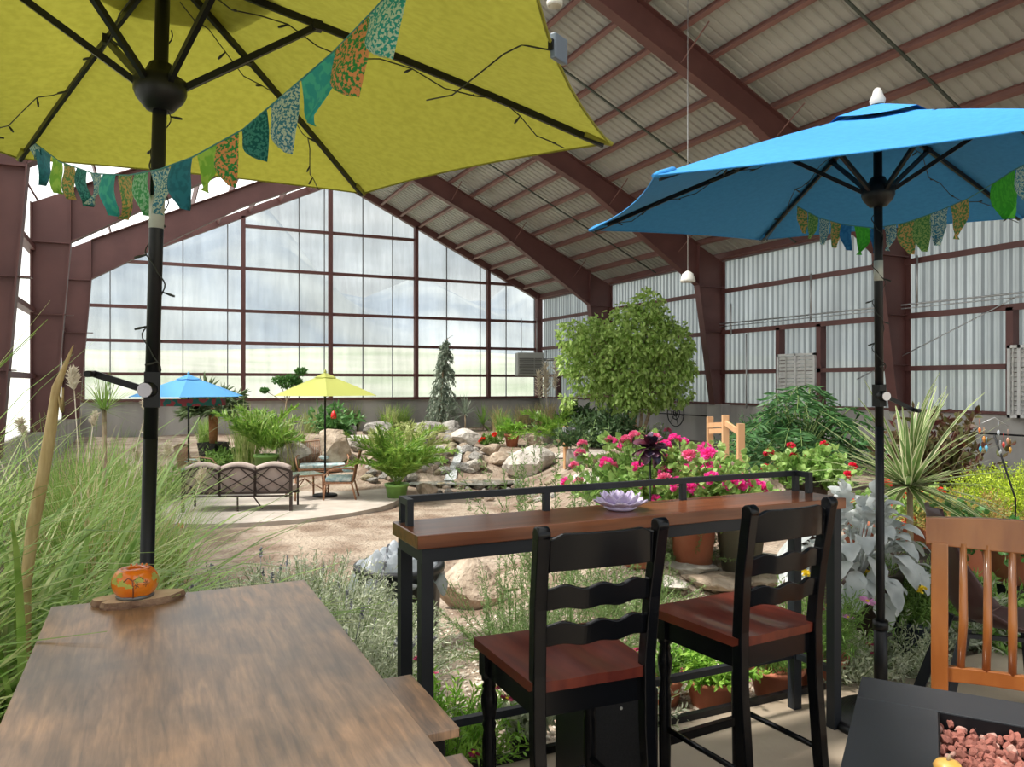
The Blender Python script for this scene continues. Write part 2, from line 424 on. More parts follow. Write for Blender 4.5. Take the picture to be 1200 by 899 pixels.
# corrugated sheets
def corr_wall(name, x, z0, z1, m, pitch=.11, amp=.016, y0=Y0, y1=YG):
    ys = np.arange(y0, y1, pitch/4); ph = np.tile([0, 1, 1, 0], len(ys)//4+1)[:len(ys)]
    V = []
    for y, p in zip(ys, ph): V += [(x+amp*p, y, z0), (x+amp*p, y, z1)]
    q = np.array([[2*i, 2*i+1, 2*i+3, 2*i+2] for i in range(len(ys)-1)])
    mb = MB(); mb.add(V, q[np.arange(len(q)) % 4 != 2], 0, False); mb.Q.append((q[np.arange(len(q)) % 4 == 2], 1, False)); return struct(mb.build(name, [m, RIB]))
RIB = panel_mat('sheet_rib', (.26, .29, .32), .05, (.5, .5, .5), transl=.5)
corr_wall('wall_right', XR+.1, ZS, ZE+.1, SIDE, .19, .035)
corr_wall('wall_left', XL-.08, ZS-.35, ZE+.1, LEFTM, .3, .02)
def corr_roof(name, xa, za, xb, zb, m, pitch=.23, y1=YG+.2):
    ys = []; hs = []
    y = Y0
    while y < y1:
        ys += [y, y+pitch*.62, y+pitch*.72, y+pitch*.90]; hs += [0, 0, .035, .035]; y += pitch
    V = []
    for y, h in zip(ys, hs): V += [(xa, y, za+h), (xb, y, zb+h)]
    q = np.array([[2*i, 2*i+1, 2*i+3, 2*i+2] for i in range(len(ys)-1)])
    mb = MB(); mb.add(V, q, 0, False); return struct(mb.build(name, m))
corr_roof('roof_right', XA, ZA+.02, XR+.3, ZE-.3*SLP+.02, ROOFM)
corr_roof('roof_left', XL-.2, zroof(XL-.2)+.02, XA, ZA+.02, LROOF, .6)
# gable sheets: one panel per strip, alternating sheet tones
def gable():
    mb = MB(); x = XL; i = 0
    while x < XR:
        x2 = min(XR, x+.95)
        for a, b in ((x, x2),):
            pts = [(a, ZS), (b, ZS), (b, zroof(b))]
            if a < XA < b: pts.append((XA, ZA))
            pts.append((a, zroof(a)))
            mb.add([(p, YG+.08, q) for p, q in pts], [tuple(range(len(pts)))], 0)
        x = x2; i += 1
    return mb.build('wall_back', GABLE)
struct(gable())
TRN = [0]
def trim(mb, m=STEEL, name='trim'):
    TRN[0] += 1
    o = mb.build('%s_%d' % (name, TRN[0]), m); return struct(o)
SEAM = mat('seam_grey', (.16, .17, .18), rough=.6)
x = XL+.95; k = 0
while x < XR:
    if k % 5 != 4: trim(MB().box((x-.018, YG+.03, ZS), (x+.018, YG+.075, zroof(x)-.05)), SEAM)
    x += [1.35, .95, 1.5, 1.2][k % 4]; k += 1
# gable columns, girts and rake beam
GX = [.3, 3.12, 6.3, 9.73, 12.9]
for gx in GX: trim(MB().box((gx-.07, YG-.2, ZS), (gx+.07, YG+.02, zroof(gx)-.2)))
trim(MB().box((XL+.05, YG-.2, ZS), (XL+.2, YG, ZE))); trim(MB().box((XR-.25, YG-.25, ZS), (XR, YG, ZE)))
for gzz in (1.93, 3.08, 4.26, 5.82, 7.38):
    xs = XL+.1 if gzz < ZE-.1 else XL+(gzz-ZE)/(ZA-ZE)*(XA-XL)+.2
    xe = XR-.1 if gzz < ZE-.1 else XR-(gzz-ZE)/(ZA-ZE)*(XR-XA)-.2
    if gzz > 7: xs, xe = 3.12, 9.73
    trim(MB().box((xs, YG-.12, gzz-.055), (xe, YG+.01, gzz+.055)))
trim(MB().box((XL, YG-.15, ZS-.02), (XR, YG+.03, ZS+.08)))
for a, b in (((XL, ZE-.12), (XA, ZA-.12)), ((XA, ZA-.12), (XR, ZE-.12))):
    trim(MB().beam((a[0], YG-.1, a[1]), (b[0], YG-.1, b[1]), .2, .26))
# welded steel frames: tapered columns and rafters with flanges
def isec(mb, poly_in, poly_out, y, fw=.24, web=.02, ft=.022):
    """web between two edge polylines, flanges along both"""
    n = len(poly_in)
    for i in range(n-1):
        a, b, c_, d = poly_in[i], poly_in[i+1], poly_out[i+1], poly_out[i]
        V = [(p[0], y+s*web/2, p[1]) for s in (-1, 1) for p in (a, b, c_, d)]
        mb.add(V, [(0, 1, 2, 3), (7, 6, 5, 4), (0, 4, 5, 1), (1, 5, 6, 2), (2, 6, 7, 3), (3, 7, 4, 0)])
    for pl in (poly_in, poly_out):
        for i in range(n-1):
            mb.beam((pl[i][0], y, pl[i][1]), (pl[i+1][0], y, pl[i+1][1]), fw, ft, up=(1, 0, 0.001) if abs(pl[i][0]-pl[i+1][0]) < .4*abs(pl[i][1]-pl[i+1][1]) else (0, 0, 1))
for y in FY:
    for sx in (-1, 1):
        mb = MB()
        X0 = XL if sx < 0 else XR
        wt = .98 if sx > 0 else .72
        def q(d): return X0-sx*(wt if d == .98 else d)
        zb = ZS if sx > 0 else ZS-.35
        zt = ZE-.22
        # column
        isec(mb, [(q(.42), zb), (q(.98), zt-.75)], [(q(.04), zb), (q(.04), zt-.75)], y)
        # haunch
        xk = q(.98); rr = lambda xx: zroof(xx)-.22
        isec(mb, [(q(.98), zt-.75), (q(.98), rr(q(.98)))], [(q(.04), zt-.75), (q(.04), rr(q(.04)))], y)
        # rafter
        xm = q(4.6)
        isec(mb, [(q(.98), zt-.72), (xm, rr(xm)-.58), (XA, ZA-.22-.66)], [(q(.98), rr(q(.98))), (xm, rr(xm)), (XA, ZA-.22)], y)
        mb.box((min(q(.06), q(.98)), y-.1, zt-.765), (max(q(.06), q(.98)), y+.1, zt-.735))
        for tt in (.3, .62):
            zz = zb+(zt-.75-zb)*tt; mb.box((min(q(.06), q(.42+.56*tt)), y-.09, zz-.008), (max(q(.06), q(.42+.56*tt)), y+.09, zz+.008))
        trim(mb)
# purlins (z sections), girts
PUR = mat('purlin_red', (.16, .075, .063), (.20, .095, .08), 2, .5)
NP = 11
for i in range(NP+1):
    xx = XA+.12+(XR-XA-.2)*i/NP; zz = zroof(xx)
    mb = MB(); y1 = YG
    mb.beam((xx, Y0, zz-.10), (xx, y1, zz-.10), .012, .19, up=(SLP, 0, 1)); mb.beam((xx-.045, Y0, zz-.195+.02), (xx-.045, y1, zz-.195+.02), .09, .012, up=(SLP, 0, 1)); mb.beam((xx+.045, Y0, zz-.03), (xx+.045, y1, zz-.03), .09, .012, up=(SLP, 0, 1))
    trim(mb, PUR)
for i in range(8):
    xx = XL+.1+(XA-XL-.2)*i/8; zz = zroof(xx)
    mb = MB(); mb.beam((xx, Y0, zz-.10), (xx, YG, zz-.10), .03, .16, up=(-SLP, 0, 1)); trim(mb)
ROD = mat('dark_rod', (.05, .06, .05), rough=.6)
for y in (-3.4, 2.7, 8.8, 14.9, 21):
    trim(MB().beam((XA+.3, y, zroof(XA+.3)-.23), (XR-.2, y, zroof(XR-.2)-.23), .05, .03), ROD)
for y in FY[1:]:
    for i in (3, 6, 9):
        xx = XA+.12+(XR-XA-.2)*i/NP
        trim(MB().beam((xx, y, zroof(xx)-.8), (xx+.1, y-.75, zroof(xx+.1)-.2), .02, .02), PUR)
for zz, w_ in ((1.6+.354, .07), (1.6+1.52, .09), (1.6+2.73, .09)):
    trim(MB().box((XR-.12, Y0, zz-w_/2), (XR+.08, YG, zz+w_/2)).box((XR-.12, Y0, zz-w_/2-.04), (XR-.10, YG, zz-w_/2)))
trim(MB().box((XR-.12, Y0, ZE-.18), (XR+.1, YG, ZE+.05)))
trim(MB().box((XR-.05, Y0, ZS), (XR+.1, YG, ZS+.06)))
for zz in (1.75, 3.05, 4.3): trim(MB().box((XL-.05, Y0, zz-.05), (XL+.12, YG, zz+.05)))
# door and louvre posts on the right wall
def on_right(px): # Y of the right wall seen at image column px
    q_ = (px-600)/F; return XR*(cT-sT*q_)/(sT+cT*q_)
for px_, z1 in ((915, 1.6+1.5), (963, 1.6+1.5), (1187, 1.6+1.5), (787, 1.6+.35), (655, 1.6+.35)):
    yy = on_right(px_); trim(MB().box((XR-.12, yy-.07, ZS), (XR+.08, yy+.07, z1)))
def louvre(ya, yb, z0, z1, label):
    tg = thing('louvre_vent', label, 'vent', (XR-.14, (ya+yb)/2, z0))
    w = abs(ya-yb)/2; h = z1-z0
    mb = MB()
    for a in (-w, -.03, w-.06): mb.box((-.05, a, 0), (.04, a+.06, h))
    mb.box((-.05, -w, 0), (.04, w, .06)); mb.box((-.05, -w, h-.06), (.04, w, h)); mb.build('frame', WHITEM, tg)
    n = int(h/.1)
    mb = MB()
    for i in range(n):
        z = .06+i*(h-.12)/n; mb.beam((0, -w+.05, z+.04), (0, w-.05, z+.04), .02, .085, up=(.5, 0, 1))
    for yy in (-w*.5, w*.5): mb.box((-.05, yy-.012, .05), (-.03, yy+.012, h-.05))
    mb.build('slats', mat('louvre_slat', (.46, .46, .44), (.56, .56, .54), 5, .5), tg)
louvre(on_right(961), on_right(916), ZS+.02, 1.6+.78, 'white double louvre vent on the corrugated wall above the dark green shrub')
louvre(on_right(1215), on_right(1187), ZS-.05, 1.6+.75, 'white louvre vent at the far right end of the corrugated wall')
# conduits along the right wall
trim(MB().tube([(XR-.2, on_right(850), 3.35), (XR-.2, on_right(1250), 3.35)], .02, 6), ALU)
trim(MB().tube([(XR-.2, on_right(850), 3.27), (XR-.2, on_right(1250), 3.27)], .012, 6), ALU)
for px_, a, b in ((863, 3.0, 3.9), (957, 3.2, 4.4), (1082, 3.3, 4.4), (881, .9, 3.0), (690, .95, 3.3), (645, .95, 3.0)):
    yy = on_right(px_); trim(MB().tube([(XR-.2, yy, a), (XR-.2, yy, b)], .022, 6), ALU)
trim(MB().tube([(XR-.16, on_right(1010), 1.7), (XR-.16, on_right(1200), 3.3)], .012, 5), ALU)
trim(MB().tube([(XR-.25, on_right(745), .62), (XR-.25, on_right(860), .62)], .02, 6), BLACKM)
trim(MB().tube([(XR-.25, on_right(1125), .6), (XR-.25, on_right(1260), .6)], .02, 6), BLACKM)

# ------------------------------------------------------------------ market umbrellas
CL = {}
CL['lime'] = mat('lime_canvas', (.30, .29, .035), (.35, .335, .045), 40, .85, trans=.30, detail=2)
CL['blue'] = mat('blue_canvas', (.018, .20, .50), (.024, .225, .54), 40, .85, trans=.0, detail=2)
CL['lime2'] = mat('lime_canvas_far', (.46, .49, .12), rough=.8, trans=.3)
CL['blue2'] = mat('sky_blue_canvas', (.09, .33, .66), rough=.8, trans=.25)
CHROME = mat('crank_disc', (.45, .43, .48), rough=.25, metal=.7)
SLEEVE = mat('label_sleeve', (.42, .44, .40), rough=.5)
def umbrella(label, X, Y, z0, zapex, ztip, Rr, ph, canvas, detail=True, group=None, tilt=(0, 0), crank=(0, 1.5), joint=(.42, None), base_r=.24, name='market_umbrella'):
    """ph: world angle of the first rib; heights are measured from the base"""
    t = thing(name, label, 'umbrella', (X, Y, z0), 0, group)
    t.rotation_euler = (tilt[1]*-1, tilt[0], 0)
    N = 6; nr, na = (10, 8) if detail else (5, 4)
    vr = .16*Rr
    def surf(a, r):                       # a in rib units, r 0..1
        k = math.floor(a); fr = a-k; A0 = ph+2*PI*k/N; A1 = ph+2*PI*(k+1)/N
        c = 4*fr*(1-fr)
        p0 = np.array([math.cos(A0), math.sin(A0)]); p1 = np.array([math.cos(A1), math.sin(A1)])
        xy = (p0*(1-fr)+p1*fr)*(Rr*r)*(1-.045*c*r)
        z = zapex+(ztip-zapex)*(.12*r**2+.88*r) - .035*c*r*(1-r)*Rr*2*.6
        return (xy[0], xy[1], z)
    mb = MB()
    for k in range(N): mb.grid(lambda u, v: surf(min(k+u, k+.99999), .12+.88*v), na, nr)
    mb.build('canopy', CL[canvas], t)
    # vent cap
    mb = MB()
    for k in range(N): mb.grid(lambda u, v: tuple(np.array(surf(min(k+u, k+.99999), .01+.21*v))+np.array([0, 0, .035-.015*v])), 4, 3)
    mb.build('vent_cap', CL[canvas], t)
    if detail:      # hem and tip pockets
        mb = MB()
        for k in range(N):
            P = [surf(min(k+u/8, k+.99999), 1.0) for u in range(9)]
            mb.tube(P, .004, 5, cap=False)
        mb.build('hem', CL[canvas], t)
        for k in range(N):
            a = ph+2*PI*k/N; p = Vector(surf(k, 1)); d = Vector((math.cos(a), math.sin(a), -.25))
            MB().tube([p-d*.09, p-d*.02, p+d*.012], [.017, .014, .007], 8).build('tip_pocket', CL[canvas], t)
    # ribs and struts
    hubz = ztip-(.0 if joint[1] is None else joint[1])
    hubz = zapex-.36*(Rr/1.37)
    for k in range(N):
        a = ph+2*PI*k/N; d = Vector((math.cos(a), math.sin(a), 0))
        P = [Vector(surf(k, v))-Vector((0, 0, .014)) for v in (.03, .35, .7, .985)]
        mb = MB()
        for i in range(3): mb.beam(P[i], P[i+1], .012 if detail else .02, .02)
        rb = mb.build('rib', BLACKM, t)
        jr = joint[0]/Rr*(Rr/1.37)
        J = Vector(surf(k, joint[0]/1.37))-Vector((0, 0, .02))
        MB().beam(d*.045+Vector((0, 0, hubz)), J, .014 if detail else .02, .018).build('strut', BLACKM, t)
        if detail: MB().box(tuple(J-Vector((.014, .014, .012))), tuple(J+Vector((.014, .014, .016)))).build('joint', BLACKM, rb)
    pr = .019 if detail else .022
    cz = crank[1]
    mb = MB(); mb.tube([(0, 0, cz-.15), (0, 0, zapex)], pr, 16); mb.build('pole', BLACKM, t)
    mb = MB(); mb.tube([(0, 0, .05), (0, 0, cz-.14)], pr*1.02, 16); mb.build('lower_pole', BLACKM, t)
    MB().lathe([(pr, 0), (.036, .0), (.062, .03), (.07, .05), (.07, .085), (.045, .1), (.03, .13), (pr, .13)], 16, c=(0, 0, hubz-.06)).build('hub', BLACKM, t)
    MB().lathe([(pr, 0), (.045, .0), (.045, .04), (pr, .05)], 16, c=(0, 0, zapex-.06)).build('top_hub', BLACKM, t)
    MB().lathe([(.03, 0), (.034, .02), (.022, .045), (.02, .055), (.012, .07), (.0001, .075)], 12, c=(0, 0, zapex+.03)).build('finial', mat('finial_'+canvas+str(int(X*10)), (.5, .48, .45) if detail else ((.1, .3, .5) if canvas == 'blue2' else (.42, .45, .12)), rough=.5), t)
    if detail:
        MB().tube([(0, 0, .05), (0, 0, .5)], .03, 16).lathe([(.03, .46), (.034, .46), (.034, .5), (.02, .5)], 16).build('base_sleeve', BLACKM, t)
        MB().tube([(.03, 0, .42), (.07, 0, .42)], .008, 8).build('knob', BLACKM, t)
        hz = hubz-.30; MB().tube([(0, 0, hz-.09), (0, 0, hz)], pr+.001, 16).build('label_band', SLEEVE, t)
    # crank
        a = crank[0]; d = Vector((math.cos(a), math.sin(a), 0)); s_ = Vector((-d.y, d.x, 0))
        ck = MB().box((-.021, -.021, cz-.05), (.021, .021, cz+.05)).tube([Vector((0, 0, cz)), d*.05+Vector((0, 0, cz))], .022, 14).build('crank_housing', BLACKM, t)
        MB().tube([d*.05+Vector((0, 0, cz)), d*.056+Vector((0, 0, cz))], .02, 16).build('crank_disc', CHROME, ck)
        sg = crank[2] if len(crank) > 2 else 1
        e = d*.045+s_*(.14*sg)+Vector((0, 0, cz+crank[3]))
        ch = MB().beam(d*.045+Vector((0, 0, cz)), e, .010, .018).tube([e, e+d*.04], .009, 10).build('crank_handle', BLACKM, ck)
    # base
    mb = MB(); mb.lathe([(.0001, 0), (base_r, 0), (base_r, .03), (base_r*.93, .045), (base_r*.3, .065), (.035, .075), (.033, .14), (.0001, .14)], 40)
    if detail:
        for i in range(10): mb.tube([(base_r*(.35+.055*i)*math.cos(u*PI/18), base_r*(.35+.055*i)*math.sin(u*PI/18), .062-.002*i) for u in range(37)], .004, 4, cap=False)
    mb.build('base', BLACKM, t)
    return t, surf
def wang(camang): return camang-TH      # camera-plane angle -> world angle
XU, YU = wp(-421.8*2.181/F, 2.181, 0)[:2]
lean = lambda tx, ty: (tx*cT+ty*sT, -tx*sT+ty*cT)
tl = lean(.040, -.026)
# tilt pivots at the base; shift the base so the pole still passes the fitted point at eye height
lumb, lsurf = umbrella('large lime green market umbrella with string lights, behind the rustic table', XU-tl[0]*1.6, YU-tl[1]*1.6, 0, 2.791, 2.446, 1.372, wang(.295), 'lime', tilt=tl, crank=(PI*1.5-.35, 1.585, -1, .04))
XU2, YU2 = wp(430.2*3.5/F, 3.5, 0)[:2]
tr_ = lean(-.036, -.063)
rumb, rsurf = umbrella('large blue market umbrella beside the right end of the bar counter', XU2-tr_[0]*1.6, YU2-tr_[1]*1.6, 0, 2.82, 2.425, 1.37, wang(2.678), 'blue', tilt=tr_, crank=(PI*1.5-.3, 1.55, 1, -.07), base_r=.23)
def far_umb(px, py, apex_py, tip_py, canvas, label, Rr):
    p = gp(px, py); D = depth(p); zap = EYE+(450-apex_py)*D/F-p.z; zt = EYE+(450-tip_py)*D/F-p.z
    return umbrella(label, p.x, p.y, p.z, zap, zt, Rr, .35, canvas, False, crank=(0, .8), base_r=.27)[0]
# ------------------------------------------------------------------ rustic bar table, left
RUST = bpy.data.materials.new('rustic_board'); RUST.use_nodes = True; MATS['rustic_board'] = RUST
def rust():
    t = RUST.node_tree; n = t.nodes; b = n['Principled BSDF']; L = t.links.new
    tc_ = n.new('ShaderNodeTexCoord'); m1 = n.new('ShaderNodeMapping'); m1.inputs['Scale'].default_value = (16, 1.3, 1)
    L(tc_.outputs['Object'], m1.inputs[0])
    gr = n.new('ShaderNodeTexNoise'); gr.inputs['Scale'].default_value = 5; gr.inputs['Detail'].default_value = 9; gr.inputs['Roughness'].default_value = .65; gr.inputs['Distortion'].default_value = .35
    L(m1.outputs[0], gr.inputs['Vector'])
    bl = n.new('ShaderNodeTexNoise'); bl.inputs['Scale'].default_value = 3.6; bl.inputs['Detail'].default_value = 5; L(tc_.outputs['Object'], bl.inputs['Vector'])
    wv = n.new('ShaderNodeTexWave'); wv.wave_type = 'RINGS'; wv.inputs['Scale'].default_value = 5; wv.inputs['Distortion'].default_value = 9; wv.inputs['Detail'].default_value = 3
    m2 = n.new('ShaderNodeMapping'); m2.inputs['Scale'].default_value = (3.2, .8, 1); L(tc_.outputs['Object'], m2.inputs[0]); L(m2.outputs[0], wv.inputs['Vector'])
    r1 = n.new('ShaderNodeValToRGB'); L(gr.outputs['Fac'], r1.inputs[0])
    r1.color_ramp.elements[0].position = .22; r1.color_ramp.elements[0].color = (.11, .072, .053, 1)
    r1.color_ramp.elements[1].position = .78; r1.color_ramp.elements[1].color = (.52, .33, .205, 1)
    r3 = n.new('ShaderNodeValToRGB'); L(bl.outputs['Fac'], r3.inputs[0]); r3.color_ramp.elements[0].position = .36; r3.color_ramp.elements[1].position = .62
    r3.color_ramp.elements[0].color = (.48, .50, .54, 1); r3.color_ramp.elements[1].color = (1.35, 1.12, .85, 1)
    mx = n.new('ShaderNodeMix'); mx.data_type = 'RGBA'; mx.blend_type = 'MULTIPLY'; mx.inputs['Factor'].default_value = .85
    L(r1.outputs[0], mx.inputs[6]); L(r3.outputs[0], mx.inputs[7])
    mx2 = n.new('ShaderNodeMix'); mx2.data_type = 'RGBA'; mx2.blend_type = 'MULTIPLY'; mx2.inputs['Factor'].default_value = .32
    L(mx.outputs[2], mx2.inputs[6]); L(wv.outputs['Color'], mx2.inputs[7]); L(mx2.outputs[2], b.inputs['Base Color'])
    b.inputs['Roughness'].default_value = .36; b.inputs['Specular IOR Level'].default_value = .8; b.inputs['Coat Weight'].default_value = .35; b.inputs['Coat Roughness'].default_value = .3
    bu = n.new('ShaderNodeBump'); bu.inputs['Strength'].default_value = .12; bu.inputs['Distance'].default_value = .004; L(gr.outputs['Fac'], bu.inputs['Height']); L(bu.outputs[0], b.inputs['Normal'])
rust()
ZT = 1.07
tb = thing('bar_table', 'rustic brown rectangular bar table in the near left corner', 'table', (.085, 1.55, 0))
MB().box((-.295, -.57, ZT-.022), (.295, .565, ZT)).build('tabletop', 'rustic_board', tb, bevel=.002)
mb = MB()
for sx in (-1, 1): mb.box((sx*.25-.015, -.53, ZT-.06), (sx*.25+.015, .52, ZT-.022))
for sy in (-.51, .49): mb.box((-.25, sy-.015, ZT-.06), (.25, sy+.015, ZT-.022))
mb.build('apron_frame', BLACKM, tb)
for sx in (-1, 1):
    for sy in (-.52, .50): MB().box((sx*.25-.018, sy-.018, 0), (sx*.25+.018, sy+.018, ZT-.022)).build('leg', BLACKM, tb)
MB().box((-.25, -.01, .25), (.25, .02, .28)).box((-.265, -.52, .25), (-.235, .5, .28)).box((.235, -.52, .25), (.265, .5, .28)).build('footrest', BLACKM, tb)
def rect_stool(x0, x1, y0, y1, label):
    t = thing('rustic_stool', label, 'stool', ((x0+x1)/2, (y0+y1)/2, 0), 0, 'rustic stools tucked under the bar table')
    w, d = (x1-x0)/2, (y1-y0)/2
    MB().box((-w, -d, .674), (w, d, .70)).build('seat', 'rustic_board', t, bevel=.003)
    for sx in (-1, 1):
        for sy in (-1, 1): MB().beam((sx*(w-.03), sy*(d-.03), 0), (sx*(w-.04), sy*(d-.035), .674), .022, .022).build('leg', BLACKM, t)
    MB().box((-w+.03, -d+.03, .25), (-w+.05, d-.03, .27)).box((w-.05, -d+.03, .25), (w-.03, d-.03, .27)).box((-w+.03, -.01, .2), (w-.03, .01, .22)).box((-w+.03, -d+.03, .645), (w-.03, -d+.05, .673)).box((-w+.03, d-.05, .645), (w-.03, d-.03, .673)).build('stretcher', BLACKM, t)
rect_stool(.36, .735, 1.875, 2.285, 'rustic wooden stool by the table corner, nearer the bar counter')
rect_stool(.31, .69, 1.30, 1.745, 'rustic wooden stool mostly hidden under the table corner at the bottom edge')

# wood slice and pumpkin candle holder
SLT = mat('slice_wood', (.50, .35, .21), (.62, .46, .30), 30, .75, detail=2); SLB = mat('slice_bark', (.16, .085, .05), (.30, .19, .12), 25, .9, bump=.6)
R = np.random.default_rng(4)
nn = 44; prof = []
for i in range(nn):
    a = 2*PI*i/nn; rr_ = 1+.05*math.sin(3*a+1)+.06*math.sin(5*a)+R.normal()*.012
    if abs(a-3.45) < .12: rr_ *= .82
    prof.append((.098*rr_*math.cos(a), .052*rr_*math.sin(a)))
sl_ = thing('wood_slice', 'bark-edged oval wood slice on the far end of the rustic table', 'wood slice', (-.025, 2.068, ZT), math.radians(2))
mb = MB(); mb.add([(p[0], p[1], 0) for p in prof]+[(p[0]*1.03, p[1]*1.03, .006) for p in prof]+[(p[0]*.98, p[1]*.98, .0165) for p in prof],
                  [(i+k*nn, (i+1) % nn+k*nn, (i+1) % nn+(k+1)*nn, i+(k+1)*nn) for k in (0, 1) for i in range(nn)]); mb.build('bark', SLB, sl_)
MB().add([(p[0]*.98, p[1]*.98, .0165) for p in prof], [tuple(range(nn))]).add([(p[0]*1, p[1]*1, .0) for p in prof], [tuple(range(nn))[::-1]]).build('cut_face', SLT, sl_)
PK = mat('amber_glass', (.90, .20, .012), (.96, .32, .02), 22, .12, trans=.3, coat=.8)
pk = thing('pumpkin_candle_holder', 'orange glass pumpkin candle holder with green leaf pattern on the wood slice', 'candle holder', (-.03, 2.062, ZT+.0165))
mb = MB()
def pkf(u, v):
    a = 2*PI*u; z = v; r = .052*(math.sin(PI*(.16+.70*v))**.38)*(1-.04*abs(math.sin(a*4)))
    return (r*math.cos(a), r*math.sin(a), .006+.062*z)
mb.grid(pkf, 64, 12); 
mb.add([pkf(1-i/64, 1) for i in range(64)]+[(0, 0, .064)], [(i, (i+1) % 64, 64) for i in range(64)], 0, True)
mb.add([pkf(i/64, 0) for i in range(64)], [tuple(range(64))[::-1]]); mb.build('body', PK, pk)
LG = leafm('pumpkin_leaf_green', (.42, .45, .06), (.60, .58, .15), .2); LD = mat('pumpkin_line_dark', (.06, .03, .01), rough=.5)
def onpk(u, v, e=.0015):
    p = np.array(pkf(u, v)); q_ = math.hypot(p[0], p[1]); return (p[0]*(1+e/q_), p[1]*(1+e/q_), p[2])
for u0, v0, s_ in ((.66, .5, 1), (.78, .62, .9), (.92, .6, 1.2), (.97, .42, 1), (.58, .55, 1.1), (.62, .8, .8), (.71, .42, .7)):
    mb = MB()
    for k in range(5):
        a = -1.2+k*.6+PI/2
        tip = (u0+.045*s_*math.cos(a), v0+.26*s_*math.sin(a)); w = .5
        mb.add([onpk(u0, v0), onpk(u0+.03*s_*math.cos(a-w), v0+.17*s_*math.sin(a-w)), onpk(tip[0], min(1, tip[1])), onpk(u0+.03*s_*math.cos(a+w), v0+.17*s_*math.sin(a+w))], [(0, 1, 2, 3)], 0)
    mb.build('leaf_applique', LG, pk)
for cu in (.76, .83):
    mb = MB(); R = np.random.default_rng(int(cu*100))
    for k in range(7):
        a = k*PI/7*2; mb.tube([onpk(cu+.004*math.cos(a), .55+.03*math.sin(a), .001), onpk(cu+.024*math.cos(a), .55+.14*math.sin(a), .001)], .0006, 4)
    mb.build('line_pattern', LD, pk)
MB().tube([onpk(.735, .02), onpk(.74, .3), onpk(.735, .7)], .0016, 6).tube([onpk(.735, .7), onpk(.70, .8), onpk(.67, .66)], .0012, 6).tube([onpk(.735, .7), onpk(.79, .8), onpk(.81, .7)], .0012, 6).build('vine', mat('vine_brown', (.25, .07, .02), rough=.5), pk)
MB().lathe([(.0001, 0), (.040, 0), (.043, .004), (.040, .009), (.0001, .009)], 32).build('base', mat('pewter', (.16, .15, .14), rough=.4, metal=.6), pk)
mb = MB()
for k in range(4):
    a = PI*.25+k*.35; mb.tube([(0.03*math.cos(a), .02*math.sin(a), .064), (.036*math.cos(a), .03*math.sin(a), .072)], .003, 6)
mb.lathe([(.030, .062), (.032, .067), (.022, .070), (.018, .067)], 24); mb.build('rim', PK, pk)

# ------------------------------------------------------------------ bar counter
REDW = mat('mahogany_board', (.12, .034, .012), (.25, .08, .027), 3.5, .28, stretch=(.5, 7, 7), coat=.4, detail=7)
bc = thing('bar_counter', 'long bar counter with red-brown wooden top on a black steel frame', 'bar counter', (1.88, 2.71, 0))
bx0, bx1, by0, by1 = -1.035, 1.04, -.155, .155
MB().box((bx0, by0, ZT-.05), (bx1, by1, ZT)).build('countertop', REDW, bc, bevel=.003)
mb = MB(); e = .012
for yy in (by0+e+.022, by1-e-.022): mb.box((bx0+.02, yy-.022, ZT-.10), (bx1-.02, yy+.022, ZT-.05))
for xx in (bx0+.042, bx1-.042): mb.box((xx-.022, by0+.056, ZT-.10), (xx+.022, by1-.056, ZT-.05))
mb.build('top_frame', GREYM, bc)
for xx in (bx0+.04, bx1-.04):
    for yy in (by0+.035, by1-.035): MB().box((xx-.023, yy-.023, 0), (xx+.023, yy+.023, ZT-.10)).build('leg', GREYM, bc)
MB().box((bx0+.06, by1-.05, .25), (bx1-.06, by1-.02, .28)).build('footrest', GREYM, bc)
for xx in (bx0+.04, bx1-.04): MB().box((xx-.014, by0+.055, .25), (xx+.014, by1-.055, .28)).build('side_stretcher', GREYM, bc)
rl = MB()
rl.box((bx0+.02, by1-.045, ZT+.075), (bx1-.02, by1-.02, ZT+.10)).build('guard_rail', GREYM, bc)
for xx in (bx0+.032, bx0+.65, bx1-.72, bx1-.032): MB().box((xx-.0125, by1-.045, ZT), (xx+.0125, by1-.02, ZT+.075)).build('rail_post', GREYM, bc)
for xx in (bx0+.032, bx1-.032):
    MB().box((xx-.0125, by1-.13, ZT+.075), (xx+.0125, by1-.045, ZT+.10)).box((xx-.0125, by1-.13, ZT), (xx+.0125, by1-.105, ZT+.075)).build('rail_return', GREYM, bc)
# lotus dish
LIL = mat('lilac_glaze', (.52, .42, .66), (.70, .62, .80), 14, .35, coat=.4)
lo_ = at(727, 600, .53*900/148.); ld = thing('lotus_dish', 'pale lilac ceramic lotus flower dish on the bar counter', 'dish', (lo_.x, lo_.y, ZT))
MB().lathe([(.0001, 0), (.05, 0), (.07, .012), (.055, .02), (.0001, .016)], 28).build('bowl', LIL, ld)
for ring, (n_, L_, el, r0, w_) in enumerate(((9, .080, .40, .038, .066), (8, .078, .85, .032, .060), (7, .066, 1.25, .020, .048))):
    for k in range(n_):
        a = 2*PI*(k+.5*ring)/n_
        def pf(u, v, a=a):
            s_ = (v-.5)*w_*math.sin(PI*min(1, .12+.88*u))**.6*(1 if u < .96 else .5)
            rad = r0+L_*u*math.cos(el)+.0; z = .01+L_*u*math.sin(el)*(.6+.4*u)+.35*abs(v-.5)*w_*(1-u*.4)
            return (rad*math.cos(a)-s_*math.sin(a), rad*math.sin(a)+s_*math.cos(a), z)
        pe = MB().grid(pf, 6, 4).build('petal', LIL, ld); sf = pe.modifiers.new('s', 'SOLIDIFY'); sf.thickness = .004

